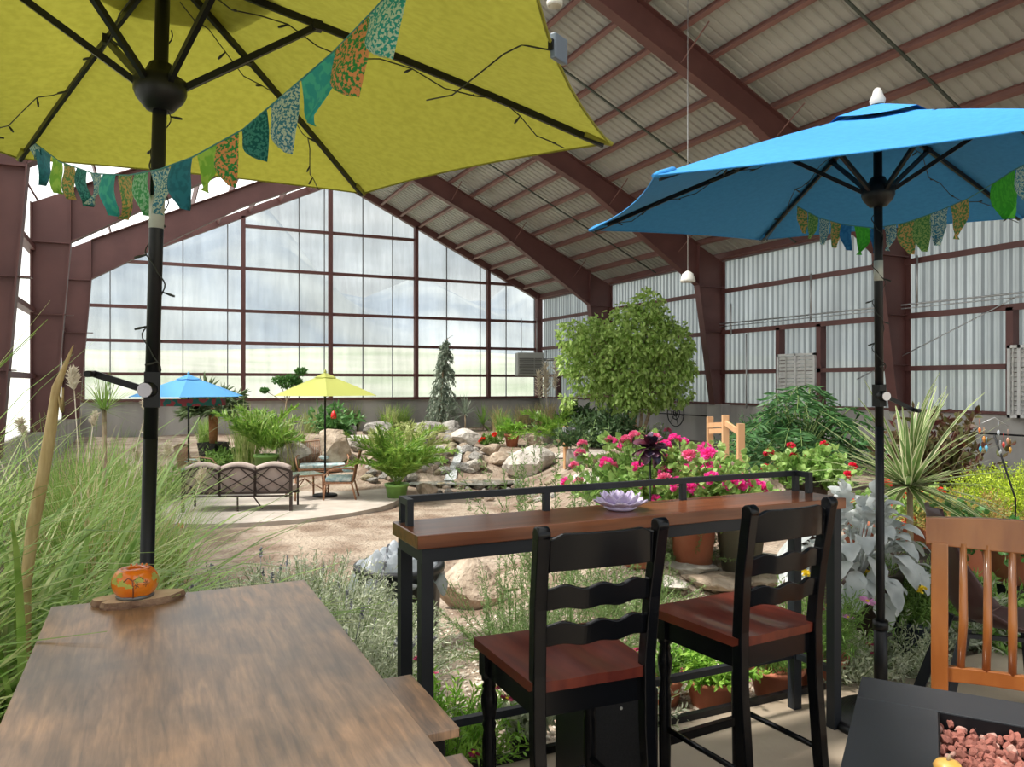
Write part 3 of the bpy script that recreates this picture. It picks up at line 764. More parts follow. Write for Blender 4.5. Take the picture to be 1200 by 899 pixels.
# ------------------------------------------------------------------ ladder-back stools
BLKP = mat('black_paint', (.004, .0045, .006), rough=.24, coat=.08, spec=.22)
CHERRY = mat('cherry_seat', (.09, .013, .009), (.17, .032, .018), 4, .34, stretch=(6, 1, 1), coat=.25, detail=6)
def ladder_stool(x, y, rz, label):
    t = thing('ladder_back_stool', label, 'bar stool', (x, y, 0), rz, 'black ladder-back stools at the bar')
    w, d = .19, .21; hs = .73
    # saddle seat
    def top(u, v):
        xx = (u-.5)*2; yy = v
        ww = (w+.018)*(1+.10*v); sc = -.012*math.exp(-((abs(xx)-.42)/.28)**2)*math.exp(-((v-.4)/.35)**2)
        return (xx*ww, -d-.004+v*(2*d+.03), hs+sc)
    mb = MB(); mb.grid(top, 20, 14)
    rim = [top(i/20, 0) for i in range(21)]+[top(1, j/14) for j in range(1, 15)]+[top(1-i/20, 1) for i in range(1, 21)]+[top(0, 1-j/14) for j in range(1, 14)]
    n_ = len(rim); lowr = [(p[0]*.985, p[1]*.99, hs-.034) for p in rim]
    mb.add(rim+lowr, [(i, n_+i, n_+(i+1) % n_, (i+1) % n_) for i in range(n_)]+[tuple(range(n_, 2*n_))])
    mb.build('seat', CHERRY, t)
    mb = MB(); mb.box((-w+.01, -d+.01, hs-.11), (w-.01, -d+.03, hs-.034)).box((-w-.005, d-.035, hs-.11), (w+.005, d-.015, hs-.034))
    mb.beam((-w+.01, -d, hs-.072), (-w-.008, d-.02, hs-.072), .02, .076).beam((w-.01, -d, hs-.072), (w+.008, d-.02, hs-.072), .02, .076)
    mb.build('apron', BLKP, t)
    for sx in (-1, 1):   # back posts sweep: splayed at the foot, raked at the top
        P = [(sx*(w-.002), -d-.055, 0), (sx*(w-.004), -d-.02, .25), (sx*(w-.004), -d+.005, .55), (sx*(w-.004), -d+.006, .75), (sx*(w+.002), -d-.012, .95), (sx*(w+.008), -d-.050, 1.17)]
        mb = MB()
        mb.sweep(P, .040, .042)
        e = Vector(P[-1]); mb.tube([e+Vector((-.020, 0, 0)), e+Vector((.020, 0, 0))], .023, 16)
        mb.build('back_post', BLKP, t, bevel=.004)
        pr = [(.0001, 0), (.017, 0), (.020, .02), (.023, .20), (.024, .40), (.019, .43), (.024, .45), (.019, .465), (.024, .49), (.028, .52), (.028, .545), (.020, .57), (.024, .58), (.018, .595), (.025, .605), (.025, .61)]
        fx, fy = sx*(w+.002), d-.03
        MB().lathe(pr, 20, c=(fx, fy, 0)).box((fx-.027, fy-.027, .615), (fx+.027, fy+.027, hs-.034)).lathe([(.0255, .60), (.027, .615)], 20, c=(fx, fy, 0)).build('front_leg', BLKP, t)
    def yb(z): return -d+.006-(.018*(z-.75)/.2 if z < .95 else .018+.038*(z-.95)/.22)
    # three scalloped slats and the crest
    for k, (z0, z1, cre) in enumerate(((.836, .900, 0), (.944, 1.010, 0), (1.058, 1.160, 1))):
        n_ = 36; W_ = w-.018; V = []
        for i in range(n_+1):
            u = i/n_; xx = -W_+2*W_*u; bow = -.03*(1-(2*u-1)**2)
            sc = .0065*math.cos(u*6*PI)*(-1)
            if cre: zt_ = z1+(.018*smooth((.5-abs(u-.5))*7)-.008); zb_ = z0+.006*math.sin(PI*u)
            else: zt_ = z1+sc; zb_ = z0+sc*.55
            for yy, zz in ((-.009, zb_), (-.009, zt_), (.009, zt_), (.009, zb_)): V.append((xx, yb((z0+z1)/2)+yy+bow+(-.004 if zz == zt_ else .004), zz))
        q_ = [(4*i+a, 4*i+(a+1) % 4, 4*i+4+(a+1) % 4, 4*i+4+a) for i in range(n_) for a in range(4)]+[(0, 1, 2, 3), (4*n_+3, 4*n_+2, 4*n_+1, 4*n_)]
        MB().add(V, q_, 0, False).build('crest_rail' if cre else 'back_slat', BLKP, t, bevel=.003)
    MB().tube([(-w, -d-.028, .20), (w, -d-.028, .20)], .013, 10).build('back_stretcher', BLKP, t)
    MB().beam((-w, d-.03, .22), (w, d-.03, .22), .022, .034).build('front_stretcher', BLKP, t)
    for sx in (-1, 1): MB().tube([(sx*w, -d-.02, .27), (sx*w, d-.03, .27)], .011, 10).build('side_stretcher', BLKP, t)
ladder_stool(1.222, 2.19, math.radians(-3), 'black ladder-back bar stool with red-brown seat, nearer the rustic table')
ladder_stool(2.005, 2.262, math.radians(4), 'black ladder-back bar stool with red-brown seat, nearer the blue umbrella pole')

# small black speaker box under the counter
sp = thing('speaker_box', 'black box behind the legs of the stool nearer the rustic table', 'box', (1.66, 2.63, 0), math.radians(-3))
MB().box((-.165, -.13, 0), (.165, .13, .40)).build('cabinet', mat('speaker_black', (.006, .006, .007), rough=.5), sp, bevel=.008)
GR_ = MB().box((-.15, -.136, .015), (.15, -.131, .385)).build('grille', mat('speaker_grille', (.003, .003, .004), (.012, .012, .013), 400, .8, detail=0), sp)
MB().tube([(-.01, -.137, .35), (-.01, -.14, .35)], .006, 10).build('indicator', mat('indicator_pale', (.5, .5, .45), rough=.4), GR_)

# ------------------------------------------------------------------ fire table with lava rock
d1 = wp(.878, -.479, 0); d2 = wp(.479, .878, 0)       # along its far edge, and away from the camera
zf = .65; a_ = 1.6-zf
fc = wp(1.195*a_, 2.624*a_, 0)                         # far left corner
FT = thing('fire_table', 'square charcoal metal fire table in the near right corner', 'fire table', tuple(fc), math.atan2(d1.y, d1.x))
S_ = .95; rm = .215                                     # local x along the far edge, local -y towards the camera
mb = MB()
mb.box((0, -rm+.03, zf-.02), (S_, 0, zf)).box((0, -S_, zf-.02), (S_, -S_+rm-.03, zf)).box((0, -S_+rm-.03, zf-.02), (rm, -rm+.03, zf)).box((S_-rm, -S_+rm-.03, zf-.02), (S_, -rm+.03, zf))
mb.build('tabletop', DARKM, FT, bevel=.002)
MB().box((.05, -S_+.05, 0), (S_-.05, -S_+.07, zf-.02)).box((.05, -.07, 0), (S_-.05, -.05, zf-.02)).box((.05, -S_+.07, 0), (.07, -.07, zf-.02)).box((S_-.07, -S_+.07, 0), (S_-.05, -.07, zf-.02)).build('cabinet', DARKM, FT)
MB().box((rm-.01, -S_+rm-.04, zf-.075), (S_-rm+.01, -rm+.04, zf-.07)).box((rm, -rm+.026, zf-.07), (S_-rm, -rm+.03, zf-.004)).box((rm, -S_+rm-.03, zf-.07), (rm+.004, -rm+.03, zf-.004)).build('burner_tray', BLACKM, FT)
LAVA = [mat('lava_red', (.24, .075, .055), (.40, .16, .125), 60, .95), mat('lava_brown', (.17, .06, .045), (.34, .13, .10), 60, .95), mat('lava_pale', (.40, .20, .16), (.50, .32, .27), 60, .95)]
R = np.random.default_rng(21); lm = []
for i in range(7):
    m_ = MB(); V = rockmesh((1, .8, .65), R, 10, ICO2, lump=.3); m_.add(V, ICO2[1], 0, False); o = m_.build('lava_rock', LAVA[(0, 1, 0, 2, 0, 1, 1)[i]]); lm.append(o.data); bpy.data.objects.remove(o)
Mft = Matrix.Translation(fc) @ Matrix.Rotation(math.atan2(d1.y, d1.x), 4, 'Z')
cnt = 0; g_ = .0225
for layer in range(2):
    yy = -rm+.020
    while yy > -S_+rm:
        xx = rm+.008+R.uniform(0, .008)
        while xx < S_-rm-.005:
            p = Mft @ Vector((xx+R.normal()*.003, yy+R.normal()*.003, zf-.045+layer*.014+R.normal()*.004))
            q_ = cam.matrix_basis.inverted() @ p
            ok = q_.z < -.3 and abs(q_.x/-q_.z) < .70 and abs(q_.y/-q_.z) < .53
            if ok and cnt < 298 and (layer == 0 or R.random() < .30):
                kl = int(R.integers(7)); o = bpy.data.objects.new('lava_rock', lm[kl]); C.objects.link(o); s_ = R.uniform(.0125, .0185)
                o.location = p; o.rotation_euler = tuple(R.uniform(0, 6, 3)); o.scale = (s_, s_, s_)
                cl_ = ('red', 'dark brown', 'red', 'pale pinkish', 'red', 'dark brown', 'dark brown')[kl]; tag(o, 'small rough '+cl_+' lava rock heaped in the fire table tray', 'lava rock', cl_+' lava rocks in the fire table'); cnt += 1
            xx += g_*(1 if layer == 0 else 1.0)
        yy -= g_
print('lava', cnt)
# the rest of the lava bed, out of the frame, as one bed
V = rockmesh((1, 1, 1), R, 6, ICO2); mb = MB()
for i in range(260):
    xx = R.uniform(rm+.02, S_-rm-.02); yy = R.uniform(-S_+rm, -rm-.0); s_ = .014
    mb.add(V*s_*R.uniform(.8, 1.1)+np.array([xx, yy, zf-.066]), ICO2[1], 0, False)
o = mb.build('lava_bed', LAVA[1], FT); o['kind'] = 'stuff'
# small amber gourd at the bottom edge
gp_ = Mft @ Vector((rm+.0, -.388, zf)); gd = thing('small_gourd', 'small amber-yellow gourd at the bottom edge beside the lava rocks', 'gourd', tuple(at(1108, 899, .5*(depth(gp_)+depth(gp_)))), 0)
gd.location = tuple(wp((1111-600)*1.86/F, 1.86, zf))
MB().lathe([(.0001, .0), (.02, .001), (.031, .012), (.033, .022), (.026, .033), (.012, .038), (.0001, .037)], 24).build('body', mat('gourd_amber', (.70, .36, .06), (.85, .55, .16), 20, .35, coat=.4), gd)
MB().tube([(0, 0, .036), (.002, 0, .044), (.007, 0, .049)], [.004, .003, .003], 8).build('stem', BARK, gd)

# ------------------------------------------------------------------ oak chair behind the fire table
OAK = mat('oak_varnish', (.24, .078, .018), (.36, .135, .034), 4, .3, stretch=(3, 3, .6), coat=.5, detail=7)
Zc = 2.86
pl_ = wp((1101-600)*Zc/F, Zc, 0)
oc = thing('oak_chair', 'honey oak slat-back dining chair beyond the fire table', 'chair', tuple(pl_), math.atan2(d1.y, d1.x))
zt_ = 1.6-158*Zc/F
def bow(u): return .035*math.sin(PI*u)         # back bows away
W_ = .46
V = []; n_ = 24
for i in range(n_+1):
    u = i/n_; xx = -.045+(W_+.09)*u
    zb_ = zt_-.098-.012*math.sin(PI*u); z1_ = zt_+.008*math.sin(PI*u)
    for yy, zz in ((-.014, zb_), (-.014, z1_), (.014, z1_+.0), (.014, zb_)): V.append((xx, bow(u)+yy+(.012 if zz == z1_ else 0), zz))
MB().add(V, [(4*i+a, 4*i+(a+1) % 4, 4*i+4+(a+1) % 4, 4*i+4+a) for i in range(n_) for a in range(4)]+[(0, 1, 2, 3), (4*n_+3, 4*n_+2, 4*n_+1, 4*n_)], 0, False).build('top_rail', OAK, oc, bevel=.004)
V = []
for i in range(n_+1):
    u = i/n_; xx = W_*u; zc_ = .535
    for yy, zz in ((-.012, zc_-.028), (-.012, zc_+.026), (.012, zc_+.026), (.012, zc_-.028)): V.append((xx, bow(u)*.8+yy-.03, zz))
MB().add(V, [(4*i+a, 4*i+(a+1) % 4, 4*i+4+(a+1) % 4, 4*i+4+a) for i in range(n_) for a in range(4)], 0, False).build('lower_rail', OAK, oc, bevel=.003)
for u in (0, 1):
    P = [(W_*u, .03, 0), (W_*u, -.035, .46), (W_*u, -.03, .6), (W_*u, 0, zt_-.09)]; mb = MB()
    mb.sweep(P, .056, .034)
    mb.build('back_post', OAK, oc, bevel=.004)
for k in range(5):
    u = (k+1)/6; xx = W_*u
    MB().tube([(xx-.01+.004*k, bow(u)*.8-.03, .555), (xx, bow(u)*.9-.02, .72), (xx, bow(u), zt_-.09)], [.0135, .0155, .012], 10).build('spindle', OAK, oc)
MB().box((-.02, -.44, .44), (W_+.02, -.03, .468)).build('seat', OAK, oc, bevel=.008)
for xx in (.0, W_):
    MB().lathe([(.018, 0), (.024, .3), (.022, .44)], 14, c=(xx, -.40, 0)).build('front_leg', OAK, oc)
MB().tube([(0, -.2, .2), (W_, -.2, .2)], .012, 8).tube([(0, 0, .2), (0, -.4, .2)], .012, 8).tube([(W_, 0, .2), (W_, -.4, .2)], .012, 8).build('stretcher', OAK, oc)

# ------------------------------------------------------------------ brown shell chair
SH = mat('brown_shell', (.052, .022, .022), (.062, .028, .027), 3, .42)
Zs = 3.75; ps = wp((1098-600)*Zs/F, Zs, 0)
ang = math.atan2(d1.y, d1.x)+.25
sc_ = thing('shell_chair', 'dark brown moulded shell chair behind the oak chair', 'chair', tuple(ps), ang)
def shell(u, v):
    # v 0 back top .. 1 seat front, u across
    pts = [(-.05, 1.0), (-.02, .86), (.0, .72), (.035, .58), (.10, .48), (.20, .445), (.32, .44), (.44, .455), (.50, .43)]
    t = v*8; i = min(7, int(t)); f_ = t-i; x_ = pts[i][0]*(1-f_)+pts[i+1][0]*f_; z_ = pts[i][1]*(1-f_)+pts[i+1][1]*f_
    s_ = (u-.5)*2; hw = .225*(1-.25*(1-v)**3 if v < .5 else 1); 
    if v < .06: hw *= .75
    wing = .13*abs(s_)**2.2*math.exp(-((v-.48)/.26)**2)
    return (x_+wing*.7*(1 if v < .5 else .2)+ .03*s_*s_, s_*hw, z_+wing*.6)
o = MB().grid(shell, 16, 28).build('shell', SH, sc_); m_ = o.modifiers.new('s', 'SOLIDIFY'); m_.thickness = .012
for sx, sy in ((.06, -1), (.06, 1), (.42, -1), (.42, 1)):
    MB().beam((sx+(.03 if sx < .2 else 0), sy*.13, .45), (sx-.10 if sx < .2 else sx+.06, sy*.21, 0), .022, .05).build('leg', GREYM, sc_)
MB().beam((.06, -.14, .42), (.42, -.14, .42), .02, .02).beam((.06, .14, .42), (.42, .14, .42), .02, .02).build('seat_frame', GREYM, sc_)
# ------------------------------------------------------------------ bunting and string lights
def fmat(name, a, b, sc=60, c=None): return mat('flag_'+name, a, b, sc, .85, trans=.25, detail=1, lo=.46, hi=.54, c3=c)
FL = {'teal': fmat('teal', (.01, .12, .17), (.015, .16, .22)), 'dteal': fmat('dark_teal', (.0, .085, .085), (.03, .20, .18), 130), 'lime': fmat('lime', (.18, .40, .04), (.30, .50, .07), 40),
      'olive': fmat('olive', (.08, .22, .06), (.48, .30, .10), 110), 'bw': fmat('blue_white', (.03, .17, .26), (.40, .50, .42), 170), 'turq': fmat('turquoise', (.02, .28, .28), (.05, .38, .30), 40),
      'grn': fmat('green_white', (.05, .28, .09), (.25, .48, .30), 120), 'tw': fmat('turquoise_white', (.02, .30, .28), (.45, .60, .50), 140), 'org': fmat('orange_green', (.02, .22, .05), (.62, .26, .10), 120),
      'navy': fmat('navy', (.01, .12, .30), (.02, .16, .36)), 'bgr': fmat('bright_green', (.03, .30, .015), (.05, .38, .02), 60), 'pgr': fmat('pattern_green', (.06, .20, .05), (.22, .35, .10), 150)}
CORD = mat('bunting_cord', (.05, .20, .20), rough=.8)
def bunting(label, pts, flags, group=None):
    """pts: (px, py, depth) along the cord; flags: (px of centre, width px, length px, pattern)"""
    t = thing('bunting', label, 'bunting', tuple(at(*pts[0])), 0, group); base = at(*pts[0])
    P3 = [at(*p)-base for p in pts]
    mb = MB(); mb.tube(P3, .0022, 5); mb.build('cord', CORD, t)
    xs = [p[0] for p in pts]
    for fx, w, L, pt in flags:
        y = np.interp(fx, xs, [p[1] for p in pts]); D = np.interp(fx, xs, [p[2] for p in pts])
        yl = np.interp(fx-w/2, xs, [p[1] for p in pts]); yr = np.interp(fx+w/2, xs, [p[1] for p in pts]); Dl = np.interp(fx-w/2, xs, [p[2] for p in pts]); Dr = np.interp(fx+w/2, xs, [p[2] for p in pts])
        A = at(fx-w/2, yl, Dl)-base; B = at(fx+w/2, yr, Dr)-base; L3 = L*D/F; w3 = (B-A).length
        n_ = (B-A).normalized(); nz = Vector((-n_.y, n_.x, 0)); R_ = np.random.default_rng(int(fx)); ph_ = R_.uniform(0, 6); sw = R_.normal()*.04
        def ff(u, v):
            v = min(1, v)
            half = .5*min(1, (1.0 if v < .45 else 1-((v-.45)/.55)**1.7*.97))
            p = A+(B-A)*(.5+(u-.5)*2*half); return p+Vector((0, 0, -L3*v))+nz*(.018*math.sin(u*5+ph_)*v+.02*math.sin(v*4+ph_)*v)+n_*(sw*v*L3*2)
        o = MB().grid(ff, 6, 10).build('flag', FL[pt], t)
bunting('bunting of batik flags strung under the lime green umbrella', [(38, 166, 3.0), (70, 190, 2.75), (110, 204, 2.45), (150, 206, 2.25), (187, 199, 2.08), (225, 185, 2.03), (285, 152, 1.98), (340, 105, 1.93), (392, 60, 1.84), (440, 10, 1.74), (475, -30, 1.66)],
        [(42, 12, 18, 'bw'), (51, 18, 43, 'teal'), (67, 12, 40, 'lime'), (81, 13, 40, 'olive'), (96, 12, 42, 'dteal'), (112, 13, 38, 'bw'), (128, 15, 48, 'turq'), (147, 17, 53, 'olive'), (166, 16, 50, 'grn'), (187, 22, 56, 'bw'), (213, 25, 54, 'teal'), (244, 26, 54, 'lime'), (267, 26, 55, 'org'), (298, 29, 52, 'dteal'), (334, 33, 70, 'bw'), (374, 42, 72, 'turq'), (414, 48, 72, 'org'), (456, 46, 66, 'tw')])
bunting('bunting of batik flags strung under the near blue umbrella', [(934, 242, 3.95), (960, 256, 3.85), (990, 264, 3.7), (1025, 268, 3.5), (1060, 262, 3.35), (1100, 248, 3.2), (1135, 233, 3.05), (1165, 215, 2.8), (1188, 200, 2.6), (1215, 186, 2.45)],
        [(940, 12, 28, 'olive'), (953, 12, 30, 'pgr'), (966, 12, 30, 'bw'), (979, 12, 30, 'olive'), (992, 12, 30, 'navy'), (1010, 18, 33, 'bgr'), (1025, 8, 30, 'navy'), (1043, 14, 30, 'bw'), (1062, 19, 38, 'olive'), (1082, 20, 40, 'pgr'), (1101, 20, 40, 'bw'), (1124, 21, 44, 'olive'), (1176, 28, 50, 'bgr'), (1204, 24, 50, 'bw')])
WIRE = mat('light_wire', (.02, .022, .016), rough=.6)
def string_lights(label, umb, surf, zap, ph, Rr, pole_turns, zlo, zhi):
    t = thing('string_lights', label, 'string lights'); t.location = umb.location; t.rotation_euler = umb.rotation_euler
    mb = MB(); nb = MB()
    R_ = np.random.default_rng(2)
    bulbs = []
    for k in range(6):
        P = []
        for i in range(15):
            v = .08+.9*i/14; off = .10+.10*math.sin(v*7+k)
            p = Vector(surf(k+off*(1.0-.35*v), v)); P.append(p-Vector((0, 0, .028+.02*math.sin(i*1.7+k))))
        mb.tube(P, .0022, 4); bulbs += [P[i] for i in range(1, 15, 2)]
    Pp = []
    for i in range(90):
        u = i/89; a = u*2*PI*pole_turns; r = .024+.006*math.sin(i*.9); Pp.append(Vector((r*math.cos(a), r*math.sin(a), zhi-(zhi-zlo)*u)))
    mb.tube(Pp, .002, 4); bulbs += [Pp[i] for i in range(4, 90, 9)]
    wr_ = mb.build('wire', WIRE, t)
    for b in bulbs:
        d = Vector(R_.normal(size=3)).normalized(); d.z = -abs(d.z)*.5; d.normalize()
        MB().tube([b, b+d*.022, b+d*.034], [.002, .0042, .003], 6).build('bulb', WIRE, wr_)
string_lights('dark wire string lights under the lime green umbrella and around its pole', lumb, lsurf, 2.79, 0, 1.37, 4, 1.62, 2.6)
string_lights('dark wire string lights under the near blue umbrella and around its pole', rumb, rsurf, 2.82, 0, 1.37, 5, 1.65, 2.6)
# grey solar clip at the lime umbrella's rim and loose wire to it
cp = thing('solar_clip', 'small grey-blue solar panel clipped to the rim of the lime green umbrella', 'solar panel', tuple(at(655, 58, 1.8)), .5)
MB().box((-.028, -.008, -.03), (.028, .008, .03)).build('panel', mat('solar_grey', (.12, .15, .19), rough=.3), cp, bevel=.004)
MB().box((-.035, -.004, -.012), (-.026, .008, .012)).build('clip', BLACKM, cp)
b0 = at(490, 116, 2.5)
o = MB().tube([at(500, 118, 2.2)-b0, at(530, 112, 2.12)-b0, at(560, 88, 2.0)-b0, at(590, 64, 1.92)-b0, at(612, 53, 1.86)-b0, at(632, 57, 1.82)-b0, at(650, 60, 1.8)-b0], .0022, 5).build('loose_wire', WIRE); o.location = b0
tag(o, 'loose dark wire running to the solar panel on the umbrella rim', 'wire')

# lamps hanging from the roof
def uplamp(px, py, D, r, label, cabtop):
    p = at(px, py, D); t = thing('ceiling_lamp', label, 'lamp', tuple(p))
    MB().lathe([(.0001, -.04), (r*.92, -.04), (r, -.01), (r, .015), (r*.45, .06), (r*.3, .16), (.0001, .16)], 28).build('shade', mat('lamp_shade_%d' % px, (.62, .60, .55), rough=.5), t)
    MB().lathe([(.0001, -.046), (r*.8, -.046), (r*.8, -.038)], 24).build('diffuser', mat('lamp_lens_%d' % px, (.42, .38, .30), rough=.4), t)
    MB().tube([(0, 0, .15), (0, 0, cabtop-p.z)], .008, 6).build('cable', ALU, t)
p = at(650, 4, 9.5); uplamp(650, 4, 9.5, .10, 'small round white ceiling lamp beside the lime umbrella rim', zroof(p.x)-.1)
p = at(806, 331, 13.5)
hl = thing('heat_lamp', 'pale cage lamp hanging on a long wire above the ficus tree', 'lamp', tuple(p))
MB().lathe([(.10, 0), (.13, 0), (.13, .04), (.12, .06), (.12, .09), (.10, .11), (.10, .14), (.03, .19), (.0001, .2)], 20).build('shade', mat('cage_lamp', (.62, .62, .58), rough=.4), hl)
MB().tube([(0, 0, .19), (0, 0, zroof(p.x)-.1-p.z)], .008, 6).build('cable', ALU, hl)
# unit heater in the back corner
p = at(620, 442, 30.5); p.y = YG-.95
uh = thing('unit_heater', 'grey louvred unit heater hanging in the far corner of the hall', 'heater', tuple(wp((620-600)*29.5/F, 29.5, EYE+(450-441)*29.5/F)), -TH+.15)
MB().box((-.5, -.35, 0), (.5, .35, .88)).build('housing', mat('heater_grey', (.30, .31, .29), rough=.5), uh, bevel=.03)
mb = MB()
for i in range(8): mb.beam((-.44, -.37, .10+.078*i), (.12, -.37, .10+.078*i), .02, .05, up=(0, 1, .6))
for i in range(8): mb.beam((.16, -.37, .10+.078*i), (.42, -.37, .10+.078*i), .02, .05, up=(0, 1, .6))
mb.build('louvre_slats', mat('heater_slat', (.16, .16, .15), rough=.5), uh)
MB().tube([(.5, 0, .62), (1.3, 0, .62), (1.5, .5, .62)], .05, 8).tube([(-.3, 0, .88), (-.3, 0, 2.2)], .015, 5).tube([(.3, 0, .88), (.3, 0, 2.2)], .015, 5).build('pipe', ALU, uh)
# flat metal wheel ornament on the concrete wall
yy = on_right(800); wh = thing('wheel_ornament', 'round black wrought iron wheel ornament hung on the concrete wall', 'ornament', (XR-.28, yy, .66))
mb = MB()
for r in (.42, .2, .1): mb.tube([(0, r*math.cos(k*PI/16), r*math.sin(k*PI/16)) for k in range(33)], .016, 5, cap=False)
mb.build('ring', BLACKM, wh); mb = MB()
for k in range(3): a = k*PI/3+.2; mb.tube([(0, -.4*math.cos(a), -.4*math.sin(a)), (0, .4*math.cos(a), .4*math.sin(a))], .010, 5)
mb.build('spokes', BLACKM, wh); MB().tube([(0, -.1, .42), (0, -.2, .55)], .012, 5).tube([(0, .1, .42), (0, .2, .55)], .012, 5).tube([(0, -.22, .40), (0, .22, .46)], .012, 5).build('finial', BLACKM, wh)
# ------------------------------------------------------------------ leaf colours
G = {}
for k, a, b in (('grass', (.16, .30, .05), (.36, .50, .14)), ('grass_lt', (.34, .42, .13), (.56, .60, .28)), ('dry', (.50, .40, .20), (.68, .58, .34)), ('lav', (.34, .38, .26), (.62, .65, .50)),
                ('rosem', (.13, .22, .07), (.27, .38, .15)), ('ficus', (.24, .40, .07), (.50, .66, .22)), ('palm', (.14, .30, .04), (.34, .50, .10)), ('fan', (.09, .14, .06), (.20, .26, .12)),
                ('philo', (.035, .11, .035), (.08, .20, .06)), ('dusty', (.46, .50, .50), (.68, .71, .70)), ('bright', (.20, .44, .05), (.38, .60, .10)), ('ygreen', (.44, .58, .03), (.62, .74, .09)),
                ('conifer', (.17, .23, .17), (.33, .38, .29)), ('dark', (.035, .08, .03), (.09, .15, .06)), ('geran', (.20, .38, .08), (.38, .54, .17)), ('copper', (.10, .025, .025), (.13, .15, .05)),
                ('variegate', (.40, .46, .30), (.66, .68, .52)), ('sedum', (.34, .42, .10), (.48, .24, .09)), ('drac', (.12, .22, .06), (.22, .32, .11)), ('cream', (.62, .62, .38), (.74, .72, .48)),
                ('ivy', (.06, .18, .04), (.16, .34, .10)), ('herb', (.14, .28, .05), (.28, .44, .12))):
    G[k] = leafm('leaf_'+k, a, b)
PINK = mat('petal_magenta', (.90, .04, .38), (.95, .14, .52), 20, .6, trans=.45); PINK2 = mat('petal_pink', (.85, .12, .30), (.90, .30, .48), 20, .6, trans=.3)
RED = mat('petal_red', (.72, .008, .05), (.80, .03, .09), 20, .6, trans=.3); ORED = mat('petal_scarlet', (.82, .05, .02), (.88, .10, .05), 20, .6, trans=.3)
YEL = mat('petal_yellow', (.85, .62, .01), (.90, .74, .05), 20, .6, trans=.3); LILF = mat('petal_lilac', (.72, .28, .62), (.82, .45, .74), 20, .6, trans=.3)
DRED = mat('petal_dark_red', (.22, .01, .05), (.38, .03, .10), 20, .6); LAVF = mat('lavender_spike', (.24, .25, .27), (.34, .33, .40), 20, .8); PLUME = mat('plume_cream', (.66, .58, .44), (.80, .74, .62), 20, .9, trans=.3)
WHT = mat('petal_white', (.8, .8, .76), rough=.6, trans=.3)
FM = {'pink': flower_mesh('flower_head', PINK), 'pink2': flower_mesh('flower_head', PINK2), 'red': flower_mesh('flower_head', RED), 'ored': flower_mesh('flower_head', ORED), 'white': flower_mesh('flower_head', WHT),
      'yel': flower_mesh('flower_head', YEL, 'daisy', .026, 13, YEL), 'lil': flower_mesh('flower_head', LILF, 'daisy', .03, 14, YEL), 'dred': flower_mesh('flower_head', DRED, 'daisy', .028, 14, YEL), 'yb': flower_mesh('flower_head', YEL, 'ball', .022, 20)}
def base_at(px, py, D=None):
    if D is None: return gp(px, py)
    p = at(px, py, D); p.z = gz(p.x, p.y); return p
def grass(label, p, n=160, L=(.6, 1.1), W=.014, phi=(0, .5), droop=(.6, 1.6), base=.12, m='grass', m2=None, cat='ornamental grass', name='grass_clump', plumes=0, seg=7, az=None, ph=(.5, .9)):
    t = thing(name, label, cat, tuple(p))
    def lim(q):
        for v in q.V:
            np.clip(v[:, 0], XL+.12-p[0], XR-.3-p[0], out=v[:, 0]); np.clip(v[:, 1], None, YG-.3-p[1], out=v[:, 1])
    mb = MB(); blades(mb, n, L, W, phi, droop, base, seg, az=az, fold=.12); lim(mb); mb.build('blades', G[m], t)
    if m2: mb = MB(); blades(mb, n//3, L, W*.8, phi, droop, base, seg, az=az); lim(mb); mb.build('dry_blades', G[m2], t)
    for k in range(plumes):
        a = random.uniform(0, 6.28); r = random.uniform(.1, .3)*L[1]; h = L[1]*random.uniform(.85, 1.15)
        tip = Vector((r*math.cos(a), r*math.sin(a), h)); mb = MB(); mb.tube([(0, 0, 0), tip*.5+Vector((0, 0, .1*h)), tip], .004, 4)
        Pn = np.array(tip)[None]+np.linspace(0, 1, 90)[:, None]*np.array([[.05*math.cos(a), .05*math.sin(a), ph[0]*.4]]); Dn = unit(90)*.6+np.array([[0, 0, 1.0]])
        leafs(mb, Pn, Dn, .10*ph[1], .02, 0, .4); mb.build('plume', PLUME, t)
    return t
